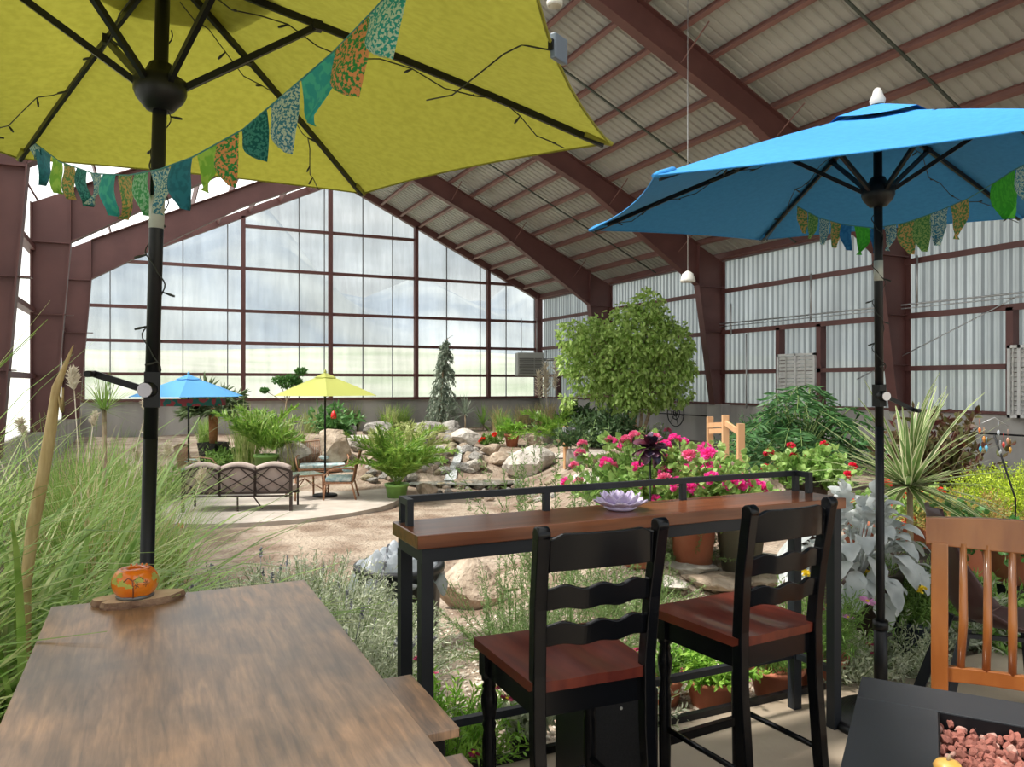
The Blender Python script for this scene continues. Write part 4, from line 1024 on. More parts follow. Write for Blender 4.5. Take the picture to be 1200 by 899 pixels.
def bush(label, p, n=90, L=(.35, .6), phi=(0, 1.1), droop=(.1, .5), leaf=(.05, .008), m='lav', k=16, cat='bush', name='bush', base=.1, spikes=0, spike_m=None, potspec=None, flowers=None, lift=0, nf=0, stemm=None, fs=(.8, 1.2), frange=(.85, 1.05)):
    t = thing(name, label, cat, tuple(p)); z0 = 0
    if potspec: pot(t, *potspec[:3], **(potspec[3] if len(potspec) > 3 else {})); z0 = potspec[1]*.85
    z0 += lift
    P, D = stems(n, k, L, phi, droop, (0, 0, z0), base)
    mb = MB(); ribbons(mb, P, .004); mb.build('stems', stemm or STEM, t)
    mb = MB(); PP = P[:, 2:].reshape(-1, 3); DD = D[:, 2:].reshape(-1, 3)
    for r in range(2): leafs(mb, PP+rng.normal(size=PP.shape)*.004, DD*.7+unit(len(PP))*.9, rng.uniform(.7, 1.2, len(PP))*leaf[0], leaf[1])
    mb.build('foliage', G[m], t)
    for i in range(spikes):
        e = P[i % n, -1]; d = D[i % n, -1]; d = Vector(d).lerp(Vector((0, 0, 1)), .5).normalized(); e = Vector(e)
        h = random.uniform(.04, .10); mb = MB(); mb.tube([e-d*.02, e+d*h], .0018, 4); pts = np.array([e+d*(h+.05*j/9) for j in range(10) for _ in range(4)])
        leafs(mb, pts, np.array([d]*40)*.6+unit(40)*.8, .014, .009); mb.build('flower_spike', spike_m or LAVF, t)
    for i in range(nf):
        f = flowers[i % len(flowers)]; j = (i*7) % n; e = Vector(P[j, -1]); c0 = Vector((0, 0, z0)); e = c0+(e-c0)*random.uniform(*frange)
        d = Vector(D[j, -1]).lerp(Vector((0, 0, 1)), .55); MB().tube([c0.lerp(e, .5), e], .0022, 4).build('flower_stalk', STEM, t) if leaf[0] > .03 and n < 400 else None
        put(FM[f], 'flower_head', t, e, d.to_track_quat('Z', 'Y').to_euler(), random.uniform(*fs))
    return t
def palm(label, p, n=14, L=(.8, 1.2), m='palm', z0=0, phi=(.1, .8), droop=(.7, 1.3), ll=.32, lw=.022, potspec=None, trunk=None, cat='palm', name='potted_palm', pairs=26):
    t = thing(name, label, cat, tuple(p))
    if potspec: pot(t, *potspec[:3], **(potspec[3] if len(potspec) > 3 else {})); z0 += potspec[1]*.85
    if trunk: mb = MB(); mb.tube([(0, 0, 0), (.02, 0, z0+trunk[1])], [trunk[0], trunk[0]*.8], 10); mb.build('trunk', trunk[2], t); z0 += trunk[1]
    for i in range(n):
        P, D = stems(1, pairs, L, phi, droop, (0, 0, z0), .04); P = P[0]; D = D[0]
        mb = MB(); mb.tube(P[::3], .005, 4, cap=False)
        s = np.cross(D, [0, 0, 1.0]); s /= np.linalg.norm(s, axis=1)[:, None]; w = np.sin(np.linspace(.25, 1, pairs)*PI*.93)**.7
        for sg in (-1, 1):
            dd = s*sg+D*1.25+np.array([[0, 0, .2]])
            leafs(mb, P[4:], dd[4:]+rng.normal(size=(pairs-4, 3))*.07, (ll*w)[4:], lw, 0, .35)
        mb.build('frond', G[m], t)
    return t
def fanpalm(label, p, n=16, L=(.25, .45), seg=22, R_=.32, m='fan', z0=0, potspec=None, trunk=None, cat='palm', name='fan_palm', phi=(.2, 1.5), droop=(0, .4)):
    t = thing(name, label, cat, tuple(p))
    if potspec: pot(t, *potspec[:3], **(potspec[3] if len(potspec) > 3 else {})); z0 += potspec[1]*.85
    if trunk: mb = MB(); mb.tube([(0, 0, z0), (.0, 0, z0+trunk[1])], [trunk[0]*.8, trunk[0]], 10); mb.build('trunk', trunk[2], t); z0 += trunk[1]
    for i in range(n):
        P, D = stems(1, 6, L, phi, droop, (0, 0, z0), .03); P = P[0]; D = D[0]; mb = MB(); mb.tube(P, .006, 4, cap=False)
        e = P[-1]; d = D[-1]; s = np.cross(d, [0, 0, 1.0]); s /= np.linalg.norm(s)
        a = np.linspace(-1.9, 1.9, seg); nn_ = np.cross(s, d)
        dd = np.cos(a)[:, None]*d+np.sin(a)[:, None]*s-nn_*.12
        leafs(mb, np.repeat(e[None], seg, 0), dd, R_*rng.uniform(.9, 1.1, seg), R_*.13, 0, .3); mb.build('fan_leaf', G[m], t)
    return t
def sized(px, py, D, wpx): return wpx*D/F

# ------------------------------------------------------------------ left: grasses
near = [(-.42, 3.12, 210, (1.0, 1.75), .034, 'long green ornamental grass just behind the left corner of the rustic table', (.05, .75)),
        (-.98, 2.95, 200, (1.2, 2.1), .038, 'tall broad-bladed grass at the left edge of the picture beside the table', (.0, .7)),
        (-1.15, 3.75, 240, (1.3, 2.2), .024, 'tall green grass between the left wall and the nearer clumps', (.0, .6)),
        (.12, 3.30, 100, (.55, 1.0), .016, 'low arching green grass right behind the umbrella pole', (.2, 1.0)),
        (-.72, 4.25, 230, (1.1, 1.9), .018, 'thin-bladed grass clump further back on the left', (.05, .7)),
        (-1.0, 2.2, 130, (1.0, 1.75), .036, 'broad-bladed grass clump along the left side of the rustic table', (.0, .7)),
        (.62, 3.75, 46, (.45, .75), .012, 'sparse arching grass among the lavender behind the table', (.2, 1.0))]
for x, y, n, L, w_, lb, ph_ in near:
    grass(lb, (x, y, gz(x, y)), n, L, w_, ph_, (.6, 2.1), .16, 'grass', 'grass_lt')
# dry rolled leaf standing up
D_ = 2.6
b_ = at(30, 690, D_); dl = thing('dry_leaf_stalk', 'tall dry tan leaf stalk standing among the grass at the left', 'dry stalk', (b_.x, b_.y, gz(b_.x, b_.y)))
o0 = Vector((b_.x, b_.y, gz(b_.x, b_.y)))
P_ = [o0]+[at(*q, D_) for q in ((30, 690), (38, 620), (50, 560), (60, 500), (66, 455), (76, 430), (86, 405))]
MB().tube([p-o0 for p in P_], [.012, .017, .020, .020, .018, .014, .008, .002], 8).build('stalk', mat('dry_leaf_tan', (.52, .36, .17), (.66, .50, .27), 18, .7, trans=.2, stretch=(4, 4, .5)), dl)
MB().tube([P_[5]-o0, at(73, 480, D_)-o0, at(74, 455, D_)-o0], [.004, .014, .003], 8).build('curled_leaf', MATS['dry_leaf_tan'], dl)
for k, (px, py, D, n, L, lb, pl_n) in enumerate(((105, 640, 6.2, 450, (1.3, 2.2), 'feathery green grass with pale plumes left of the umbrella pole', 3), (150, 620, 7.4, 350, (1.1, 1.9), 'yellow-green grass right behind the umbrella pole', 0), (60, 600, 7.6, 400, (1.4, 2.3), 'tall hazy grass by the left wall columns', 2), (190, 600, 8.6, 200, (.9, 1.5), 'pale plumed grass right of the umbrella pole behind', 3), (88, 600, 9.0, 420, (1.4, 2.2), 'tall hazy grass behind the spiky-headed plant', 1), (140, 600, 10.2, 380, (1.3, 2.1), 'far tall grass left of the umbrella pole crank', 0))):
    p = base_at(px, py, D); grass(lb, p, n, L, .013, (.0, .4), (.3, 1.2), .22, 'grass', 'dry' if k != 1 else 'grass_lt', plumes=pl_n, ph=(.35, .8))
# spiky-headed plants
def spiky(label, p, h, n=70, L=(.3, .5), W=.018, m='grass', cat='spiky plant', name='spiky_plant', phi=(0, 2.0), droop=(0, .3), edge=None, stemr=.02, R=None, potspec=None):
    t = thing(name, label, cat, tuple(p)); z0 = 0
    if potspec: pot(t, *potspec[:3], **(potspec[3] if len(potspec) > 3 else {})); z0 = potspec[1]*.85
    if h > .05: MB().tube([(0, 0, 0), (.01, 0, (h+z0)*.5), (0, 0, h+z0)], stemr, 8).build('stem', BARK, t)
    mb = MB(); blades(mb, n, L, W, phi, droop, .03, 6, edge=1 if edge else None, c=(0, 0, h+z0-.02), fold=0, taper=.9); mb.build('leaves', [G[m], G[edge]] if edge else G[m], t)
    return t
p = base_at(122, 560, 7.2); spiky('spiky-headed plant rising above the grass left of the umbrella pole', p, EYE+(450-478)*7.2/F-p.z, 80, (.25, .42), .014)
p = base_at(196, 560, 9.5); spiky('grey-green spiky plant between the umbrella pole and the blue parasol', p, .5, 60, (.35, .55), .02, 'conifer')
# left wall timber board and grey garden table
p = wp((5-600)*9/F, 9.0, 0); tbd = thing('timber_board', 'brown timber boards fixed by the left wall at the picture edge', 'boards', (XL+.16, 5.9, gz(XL+.16, 5.9)))
for k in range(5): MB().box((-.03, -.45, .05+.42*k), (.03, .95, .05+.42*k+.39)).build('board', mat('brown_board_%d' % k, (.20, .10, .045), (.34, .18, .08), 6, .8, stretch=(1, .3, 6)), tbd)
p = base_at(145, 590, 9.0); gt = thing('garden_table', 'small grey metal garden table half hidden behind the left grass', 'table', tuple(p))
MB().box((-.32, -.3, .58), (.32, .3, .61)).build('tabletop', mat('grey_table', (.42, .42, .40), rough=.5), gt)
for a in (-1, 1):
    for b in (-1, 1): MB().beam((a*.28, b*.26, .58), (a*.30, b*.28, 0), .03, .03).build('leg', BLACKM, gt)
for px, py, lb in ((105, 620, 'small red marker flag in the grass left of the umbrella pole'), (208, 618, 'small red marker flag on the soil right of the umbrella pole')):
    p = gp(px, py+6); mf = thing('marker_flag', lb, 'marker', tuple(p)); MB().tube([(0, 0, 0), (0, 0, .14)], .006, 5).build('stake', ALU, mf)
    MB().box((0, -.004, .06), (.10, .004, .15)).build('flag', mat('marker_red_%d' % px, (.8, .06, .06), rough=.6), mf)

# ------------------------------------------------------------------ lavender and rosemary
for k, (px, D, s, lb) in enumerate(((232, 4.0, .95, 'grey-green lavender just right of the umbrella pole'), (300, 4.3, 1.0, 'grey-green lavender behind the middle of the table end'), (365, 4.6, 1.05, 'grey-green lavender right behind the table corner'), (408, 4.6, .8, 'grey-green lavender beside the plastic-covered bin'),
                                (385, 3.8, .85, 'dense lavender against the right edge of the table'), (368, 3.35, .75, 'nearest lavender beside the bar counter legs'), (345, 5.4, .9, 'lavender with tall grey spikes facing the garden'), (275, 5.6, .85, 'lavender with grey spikes on the sand left of the patio set'))):
    p = base_at(px, 600, D)
    bush(lb, p, int(480*s), (.44*s, .80*s), (0, 1.2), (.05, .4), (.040, .0075), 'lav', 26, 'lavender', 'lavender_bush', .16, spikes=22 if k in (6, 8) else 12)
for px, D, s, lb in ((605, 5.0, .8, 'rosemary bush seen under the left half of the bar counter'), (675, 4.7, .95, 'full rosemary bush behind the stool nearer the table'), (745, 5.4, .6, 'low rosemary bush between the two black stools'), (648, 6.4, 1.0, 'upright rosemary showing above the counter rail'), (800, 6.2, .55, 'small rosemary under the pink geraniums')):
    p = base_at(px, 600, D)
    if D == 6.4: bush(lb, p, 26, (.9, 1.5), (.0, .5), (-.2, .2), (.05, .009), 'rosem', 60, 'rosemary', 'rosemary_bush', .35)
    else: bush(lb, p, int(150*s), (.32*s, .84*s), (.1, 1.5), (-.7, .2), (.030, .0050), 'rosem', 34, 'rosemary', 'rosemary_bush', .2)
# ------------------------------------------------------------------ things on the near bed, by the patio edge
bush('bright green bush with dark red daisies below the left end of the counter', (1.14, 3.12, gz(1.14, 3.12)), 170, (.2, .38), (0, 1.0), (0, .3), (.045, .010), 'bright', 14, 'daisy bush', 'daisy_bush', .14, flowers=['dred'], nf=14, frange=(1.05, 1.35))
bush('pale green rosette plant in a black pot behind the nearer stool', (1.53, 3.10, gz(1.53, 3.1)), 60, (.08, .15), (.2, 1.3), (0, .4), (.05, .018), 'variegate', 8, 'potted plant', 'potted_plant', .05, potspec=(.085, .13, BLACKPOT))
bush('grey-white trailing plant between the two black stools at the patio edge', (2.07, 3.12, gz(2.1, 3.1)), 90, (.15, .3), (.1, 1.2), (0, .6), (.04, .012), 'variegate', 12, 'plant', 'trailing_plant', .1, flowers=['dred'], nf=5)
bush('leafy green plant in a terracotta pot behind the stool nearer the blue umbrella', (2.62, 3.14, gz(2.6, 3.2)), 80, (.12, .24), (.1, 1.2), (0, .4), (.05, .020), 'bright', 9, 'potted plant', 'potted_plant', .07, potspec=(.13, .15, TERRA))
bush('small dark red daisy plant in a terracotta pot under the second stool', (2.42, 3.30, gz(2.5, 3.3)), 70, (.12, .22), (.1, 1.1), (0, .4), (.04, .010), 'herb', 9, 'potted plant', 'potted_plant', .07, potspec=(.12, .14, TERRA), flowers=['dred'], nf=5)
bush('yellow marigolds in a pot just left of the bar counter end leg', (3.02, 3.10, gz(3, 3.2)), 90, (.18, .32), (0, 1.0), (0, .3), (.04, .012), 'herb', 11, 'marigolds', 'potted_flowers', .09, potspec=(.14, .16, TERRA), flowers=['yb', 'yel'], nf=10, frange=(.9, 1.25))
bush('pink and yellow cosmos in a terracotta pot right of the bar counter end leg', (3.32, 3.08, gz(3.3, 3.1)), 110, (.25, .42), (0, .9), (0, .3), (.05, .006), 'herb', 13, 'cosmos', 'potted_flowers', .1, potspec=(.14, .18, TERRA), flowers=['lil', 'yb', 'lil', 'dred'], nf=12, frange=(.9, 1.2), fs=(1.0, 1.4))
bush('dark red and pink flowers low beside the umbrella base', (3.42, 2.98, -.03), 60, (.12, .24), (.1, 1.1), (0, .4), (.04, .012), 'variegate', 9, 'flowers', 'flower_clump', .08, flowers=['dred'], nf=5)
def gpos(px, D): p = at(px, 600, D); return (p.x, p.y, gz(p.x, p.y))
bush('silvery variegated trailing plant right of the blue umbrella pole', gpos(1040, 4.35), 170, (.18, .36), (.2, 1.35), (.1, .8), (.045, .010), 'variegate', 13, 'plant', 'trailing_plant', .12)
bush('feathery green plant with yellow button flowers in a dark pot behind the umbrella pole', gpos(1068, 4.75), 230, (.25, .42), (0, 1.05), (0, .4), (.05, .005), 'herb', 16, 'potted flowers', 'potted_flowers', .13, potspec=(.17, .22, mat('blue_black_pot', (.03, .045, .07), rough=.4)), flowers=['yb'], nf=9, frange=(1.0, 1.35), fs=(1.0, 1.3))
bush('grey-green bush behind the left post of the oak chair', gpos(1118, 4.9), 130, (.25, .42), (0, 1.2), (0, .6), (.05, .010), 'lav', 13, 'bush', 'low_bush', .13)
bush('green leafy bush seen through the spindles of the oak chair', gpos(1178, 4.9), 130, (.2, .42), (0, 1.3), (0, .6), (.06, .025), 'herb', 11, 'bush', 'low_bush', .15)
# dusty miller with broad felted leaves
dm = thing('dusty_miller', 'silver-white broad-leaved dusty miller in a big brown pot by the counter end', 'dusty miller', gpos(1003, 4.75)); pot(dm, .25, .52, BROWNPOT)
def bigleaf(mb, P, d, L, w, R_, mi=0, sag=.5, n=8, lobes=0):
    d = Vector(d).normalized(); s = d.cross(Vector((0, 0, 1))); s = s.normalized() if s.length > .01 else Vector((1, 0, 0)); up = s.cross(d)
    P = Vector(P); ph = R_.uniform(0, 6); tw = R_.normal()*.25; s = (s+up*tw).normalized(); V = []
    for i in range(n+1):
        t_ = i/n; c_ = P+d*(L*t_)+up*(L*.18*math.sin(PI*t_))-Vector((0, 0, 1))*(sag*L*t_*t_)
        ww = w*(.10 if t_ < .14 else (math.sin(PI*min(1, (t_-.12)/.93))**.62 if t_ > .14 else .1))*(1+(.13*math.sin(i*2.6+ph) if not lobes else .35*math.cos(i*PI)))
        for j, e_ in enumerate((-1, -.5, 0, .5, 1)): V.append(c_+s*(ww*.5*e_)+up*(abs(e_)*.16*w*t_+.02*L*math.sin(ph+i*1.7+j*1.3)))
    mb.add([tuple(v) for v in V], [(5*i+j, 5*i+j+1, 5*i+5+j+1, 5*i+5+j) for i in range(n) for j in range(4)], mi, True)
R_ = np.random.default_rng(8); EXTRA = []
for k in range(98):
    f_ = ((k+.5)/98)**.8; a = k*2.399+R_.normal()*.3; el = 1.35-1.9*f_+R_.normal()*.25; r0 = .08+.27*f_
    hub = Vector((r0*math.cos(a)*1.1, r0*math.sin(a)*1.0, .56+.34*(1-f_**1.5)-.08*f_+R_.normal()*.03)); d = Vector((math.cos(a)*math.cos(el), math.sin(a)*math.cos(el), math.sin(el)))
    mb = MB(); bigleaf(mb, hub, d, R_.uniform(.12, .18), R_.uniform(.09, .13), R_, sag=.2+.6*f_); lf_ = mb.build('leaf', G['dusty'], dm)
    for q_ in range(1):
        mb2_ = MB(); d2_ = Vector((math.cos(a+.6)*math.cos(el+.35), math.sin(a+.6)*math.cos(el+.35), math.sin(el+.35)))
        bigleaf(mb2_, hub*.97-Vector((0, 0, .03)), d2_, R_.uniform(.10, .16), R_.uniform(.08, .12), R_, sag=.3); EXTRA.append(mb2_)
mb = MB()
for k in range(26): a = k*2.4; mb.tube([(0, 0, .42), (.10*math.cos(a), .10*math.sin(a), .62), (.2*math.cos(a), .2*math.sin(a), .74+.1*math.sin(k))], .008, 5)
mb.build('stems', G['dusty'], dm)
mb = MB()
for m_ in EXTRA:
    for v_, q_ in zip(m_.V, m_.Q): mb.add(v_, q_[0], 0, True)
o = mb.build('inner_leaves', G['dusty'], dm); o['kind'] = 'stuff'
# dracaena, croton, sedum, yellow shrub
DP = gpos(1066, 5.3)
spiky('tall variegated dracaena with cream-edged sword leaves right of the blue umbrella pole', DP, .56, 92, (.5, .84), .052, 'drac', 'dracaena', 'dracaena', (0, 2.0), (.0, .75), edge='cream', potspec=(.22, .50, BROWNPOT))
def leafy(label, p, n, L, m, leaf, cat, name, phi=(0, .6), potspec=None, lift=0, k=12): return bush(label, p, n, L, phi, (0, .4), leaf, m, k, cat, name, .12, potspec=potspec, lift=lift, stemm=BARK)
leafy('tall copper-red leafy shrub behind the dracaena', gpos(1082, 7.6), 46, (.75, 1.2), 'copper', (.11, .05), 'shrub', 'copper_shrub', (0, .32), (.28, .40, TERRA), k=16)
leafy('dark red shrub right of the copper-red one', gpos(1112, 8.3), 30, (.6, 1.0), 'copper', (.10, .05), 'shrub', 'red_shrub', (0, .45), (.26, .3, TERRA), k=14)
bush('green sedum with orange tips in a terracotta pot behind the oak chair', gpos(1128, 6.3), 260, (.25, .42), (0, 1.1), (0, .3), (.03, .010), 'sedum', 14, 'sedum', 'potted_sedum', .2, potspec=(.27, .55, TERRA))
bush('yellow-green feathery shrub at the right edge below the louvre', gpos(1182, 6.9), 330, (.35, .52), (0, 1.05), (0, .2), (.03, .010), 'ygreen', 18, 'shrub', 'golden_shrub', .22, lift=.52)
bush('second yellow-green feathery shrub beyond the first', gpos(1225, 6.9), 260, (.35, .52), (0, 1.05), (0, .2), (.03, .010), 'ygreen', 18, 'shrub', 'golden_shrub', .22, lift=.52)
# ivy in terracotta
ivp = gpos(1182, 5.3); ivp = (ivp[0], ivp[1], ivp[2]-.12); iv = thing('potted_ivy', 'green ivy trailing from a terracotta pot on a stand behind the oak chair', 'ivy', ivp)
MB().box((-.14, -.14, 0), (.14, .14, .42)).build('stand', BLACKM, iv); pot(iv, .17, .26, TERRA, z=.42)
P, D = stems(60, 14, (.3, .55), (.3, 1.2), (.9, 1.9), (0, 0, .64), .08); mb = MB(); ribbons(mb, P, .004); mb.build('stems', STEM, iv)
mb = MB(); PP = P[:, 1:].reshape(-1, 3); leafs(mb, PP, unit(len(PP))+np.array([[0, -.3, .1]]), .055, .055); leafs(mb, PP[::2], unit(len(PP[::2])), .045, .05); mb.build('foliage', G['ivy'], iv)
# glass wind ornament on a stake
q0 = at(1190, 585, 6.0); wo_ = thing('wind_ornament', 'stake with dangling coloured glass pieces above the yellow-green shrub', 'garden ornament', (q0.x, q0.y, gz(q0.x, q0.y)))
o0 = Vector(wo_.location); MB().tube([Vector((0, 0, 0)), q0-o0, at(1165, 510, 6)-o0], .008, 6).build('stake', BLACKM, wo_)
MB().tube([at(1150, 497, 6)-o0, at(1165, 490, 6)-o0, at(1182, 500, 6)-o0], .004, 5).build('hanger', ALU, wo_)
for px, py, c_ in ((1148, 505, (.7, .2, .05)), (1153, 515, (.75, .35, .1)), (1149, 527, (.05, .45, .7)), (1156, 526, (.2, .55, .75)), (1170, 508, (.5, .55, .6)), (1176, 522, (.6, .06, .05)), (1181, 517, (.6, .3, .2)), (1184, 528, (.55, .3, .05)), (1172, 530, (.6, .62, .65))):
    c0 = at(px, py, 6)-o0; m_ = mat('glass_%d_%d' % (px, py), c_, rough=.2, trans=.3); mb = MB(); mb.lathe([(.0001, -.03), (.009, -.01), (.012, .005), (.006, .022), (.0001, .026)], 7, c=tuple(c0)); mb.tube([c0+Vector((0, 0, .04)), c0+Vector((0, 0, .09))], .002, 4); mb.build('glass_piece', m_, wo_)

# ------------------------------------------------------------------ geraniums
def geranium(label, p, n, L, pots, heads, kinds, fs=(.9, 1.5), m='geran', leaf=(.06, .055), phi=(0, 1.2), base=.12, fr=(.95, 1.15)):
    return bush(label, p, n, L, phi, (0, .4), leaf, m, 8, 'geranium', 'potted_geranium', base, potspec=pots, flowers=kinds, nf=heads, fs=fs, frange=fr)
geranium('pink geranium in a terracotta pot, left of the three behind the counter rail', gpos(752, 6.1), 170, (.34, .66), (.19, .50, TERRA), 28, ['pink', 'pink2', 'pink2'], fs=(.9, 1.3), base=.16)
geranium('magenta geranium in the middle of the three behind the counter rail', gpos(812, 6.0), 190, (.30, .56), (.19, .50, TERRA), 44, ['pink'], fs=(1.0, 1.5), base=.16)
geranium('magenta geranium in an olive pot, right of the three behind the counter rail', gpos(868, 6.0), 150, (.18, .36), (.19, .40, OLIVEPOT), 18, ['pink'], fs=(1.1, 1.6), base=.16)
geranium('crimson geranium in a tall brown pot beside the end of the counter rail', gpos(945, 6.4), 120, (.20, .36), (.17, .84, BROWNPOT), 12, ['red'], fs=(.7, 1.1))
geranium('scarlet geranium low behind the blue umbrella pole', gpos(1020, 7.0), 90, (.15, .3), (.24, .52, TERRA), 8, ['ored'], fs=(1.0, 1.5))
geranium('scarlet geranium directly behind the dracaena leaves', gpos(1070, 6.7), 100, (.18, .35), (.24, .6, TERRA), 8, ['ored'], fs=(1.0, 1.5))
bush('white and pink flowers beside the ficus tree', gp(765, 520), 60, (.3, .6), (0, 1), (0, .3), (.08, .03), 'geran', 8, 'flowers', 'flower_clump', .15, flowers=['white', 'pink2'], nf=6, fs=(2.2, 3))
bush('small orange-yellow flowering plant beside the crimson geranium', gpos(922, 7.2), 60, (.2, .38), (0, 1), (0, .3), (.05, .02), 'geran', 8, 'flowers', 'flower_clump', .1, flowers=['yb'], nf=8, lift=.3)
# dark metal agave flower stake
q0 = at(762, 528, 5.4); ag = thing('metal_flower_stake', 'dark purple-blue metal agave flower on a stake among the pink geraniums', 'garden ornament', (q0.x, q0.y, gz(q0.x, q0.y)))
MB().tube([(0, 0, 0), (0, 0, q0.z-gz(q0.x, q0.y))], .006, 6).build('stake', BLACKM, ag); AGM = mat('agave_metal', (.03, .035, .07), (.13, .025, .04), 9, .35, metal=.3)
zc_ = q0.z-gz(q0.x, q0.y); R_ = np.random.default_rng(3)
for ring, (n_, L_, el) in enumerate(((9, .13, -.1), (8, .12, .5), (6, .10, 1.0))):
    for k in range(n_):
        a = 2*PI*(k+.5*ring)/n_; dd = wp(math.cos(a)*math.cos(el), -math.sin(el), math.sin(a)*math.cos(el)+.0)
        mb = MB(); bigleaf(mb, (0, 0, zc_), dd, L_, .075, R_, sag=0); mb.build('petal', AGM, ag)

# ------------------------------------------------------------------ plastic-covered bin near the counter end
bp = gpos(468, 5.6); bn = thing('plant_bin', 'black bin under crumpled clear plastic sheet left of the counter legs', 'bin', bp, .3)
MB().lathe([(.0001, 0), (.27, 0), (.31, .62), (.33, .62), (.33, .66), (.28, .66), (.27, .5), (.0001, .5)], 28).build('bin_body', BLACKPOT, bn)
R_ = np.random.default_rng(17); pv = R_.uniform(0, 6, 8)
def pls(u, v):
    a = u*2*PI; r = .02+.33*v; z = .70-.30*max(0, v-.62)**1*1.6+.05*math.sin(a*5+pv[0]+v*5)*v+.035*math.sin(a*11+pv[1]-v*9)*v+.04*math.sin(v*14+pv[2]+a*2)
    return (r*math.cos(a)*(1+.09*math.sin(a*7+pv[3])), r*math.sin(a), z)
MB().grid(pls, 90, 16, sm=False).build('plastic_sheet', mat('crumpled_plastic', (.42, .46, .50), (.62, .66, .70), 12, .22, trans=.4), bn)
bl_ = gpos(452, 5.2); o = MB().lathe([(.0001, 0), (.045, 0), (.045, .16), (.02, .2), (.02, .23), (.0001, .23)], 16).build('blue_bottle', mat('blue_plastic', (.02, .10, .55), rough=.4)); o.location = (bl_[0], bl_[1], bl_[2]); tag(o, 'small blue bottle on the ground beside the plastic-covered bin', 'bottle')

# ------------------------------------------------------------------ far patio: slab, sofa, chairs, parasols
pc = gp(318, 588); PC = Vector((pc.x, pc.y, 0)); zp = -.90
def slab():
    n = 64; out = []
    for i in range(n): a = 2*PI*i/n; out.append((2.15+3.0*math.cos(a), 17.2+2.75*math.sin(a)))
    return MB().prism(out, zp-.4, zp).build('garden_patio', PAVE)
o = slab(); struct(o)
def onslab(px, py):
    D = (EYE-zp)*F/(py-450); p = at(px, py, D); p.z = zp; return p
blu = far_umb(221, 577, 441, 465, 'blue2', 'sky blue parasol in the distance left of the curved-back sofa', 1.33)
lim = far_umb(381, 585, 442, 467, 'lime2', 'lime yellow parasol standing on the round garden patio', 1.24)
lim.location.z = max(lim.location.z, zp)
# small plaid bunting under the far blue parasol
p = blu.location; bt = thing('plaid_valance', 'dark plaid cloth valance hanging under the distant blue parasol', 'cloth', (p.x, p.y, p.z+2.12))
PLD = mat('plaid_cloth', (.25, .03, .03), (.01, .10, .07), 9, .8, detail=0, lo=.49, hi=.51); mb = MB()
mb.grid(lambda u, v: (.85*math.cos(3.4+2.5*u)*1.0, .85*math.sin(3.4+2.5*u), -.16*v+.05), 24, 2); o = mb.build('cloth', PLD, bt)
# sofa seen from behind
FAB = mat('sofa_fabric', (.34, .27, .24), (.40, .33, .29), 3, .85); FRB = mat('sofa_bronze', (.035, .022, .018), rough=.45)
s0 = onslab(213, 601); s1 = onslab(343, 599); sa = math.atan2(s1.y-s0.y, s1.x-s0.x); sw = (s1-s0).length
so = thing('garden_sofa', 'three-seat garden sofa with lattice back and taupe cushions, seen from behind', 'sofa', tuple((s0+s1)/2), sa)
H_ = .88
for k in range(3):
    x0 = -sw/2+.04+k*(sw-.08)/3; x1 = x0+(sw-.08)/3; xm = (x0+x1)/2
    def arch(x): return H_-.10+.085*math.sin(PI*(x-x0)/(x1-x0))
    mb = MB(); mb.beam((x0, -.02, .30), (x0, -.02, arch(x0)), .045, .04).beam((x1, -.02, .30), (x1, -.02, arch(x1)), .045, .04)
    for i in range(8): a = x0+(x1-x0)*i/8; b = x0+(x1-x0)*(i+1)/8; mb.beam((a, -.02, arch(a)), (b, -.02, arch(b)), .04, .045)
    mb.beam((x0, -.02, .36), (x1, -.02, .36), .03, .04); mb.beam((x0, -.02, .30), (x1, -.02, .30), .03, .03); mb.build('back_frame', FRB, so)
    mb = MB()
    mb.beam((x0, -.025, .38), (x1, -.025, arch(x1)-.0), .026, .02).beam((x1, -.025, .38), (x0, -.025, arch(x0)-.0), .026, .02)
    for q in (0, .5):
        break
        xa = x0+(x1-x0)*q; xb = xa+(x1-x0)*.5
        mb.beam((xa, -.025, .38), (xb, -.025, arch(xb)-.02), .026, .02).beam((xb, -.025, .38), (xa, -.025, arch(xa)-.02), .026, .02)
    mb.beam((x0, -.025, .60), (x0+(x1-x0)*.42, -.025, .85), .026, .02).beam((x1, -.025, .60), (x1-(x1-x0)*.42, -.025, .85), .026, .02).beam((x0, -.025, .60), (xm-.06, -.025, .38), .026, .02).beam((x1, -.025, .60), (xm+.06, -.025, .38), .026, .02); mb.build('lattice', FRB, so)
    mb = MB(); V = []
    nn_ = 10
    mb.grid(lambda u, v: (x0+.02+(x1-x0-.04)*u, .03+.03*math.sin(PI*u)*0, .34+(arch(x0+(x1-x0)*u)+.04-.34)*v), nn_, 6)
    mb.grid(lambda u, v: (x0+.02+(x1-x0-.04)*u, .17-.03*math.sin(PI*v), .34+(arch(x0+(x1-x0)*u)+.02-.34)*v), nn_, 6)
    mb.tube([(x0+.02+(x1-x0-.04)*i/nn_, .10, arch(x0+(x1-x0)*i/nn_)+.03) for i in range(nn_+1)], .07, 8)
    mb.build('back_cushion', FAB, so)
    MB().box((x0+.01, .12, .32), (x1-.01, .72, .45)).build('seat_cushion', FAB, so, bevel=.03)
for x in (-sw/2+.03, sw/2-.03):
    MB().beam((x, -.02, 0), (x, -.02, H_-.09), .055, .05).build('back_leg', FRB, so); MB().beam((x, .72, 0), (x, .72, .62), .035, .035).build('front_leg', FRB, so)
    MB().beam((x, -.02, .63), (x, .78, .63), .05, .03).build('armrest', FRB, so)
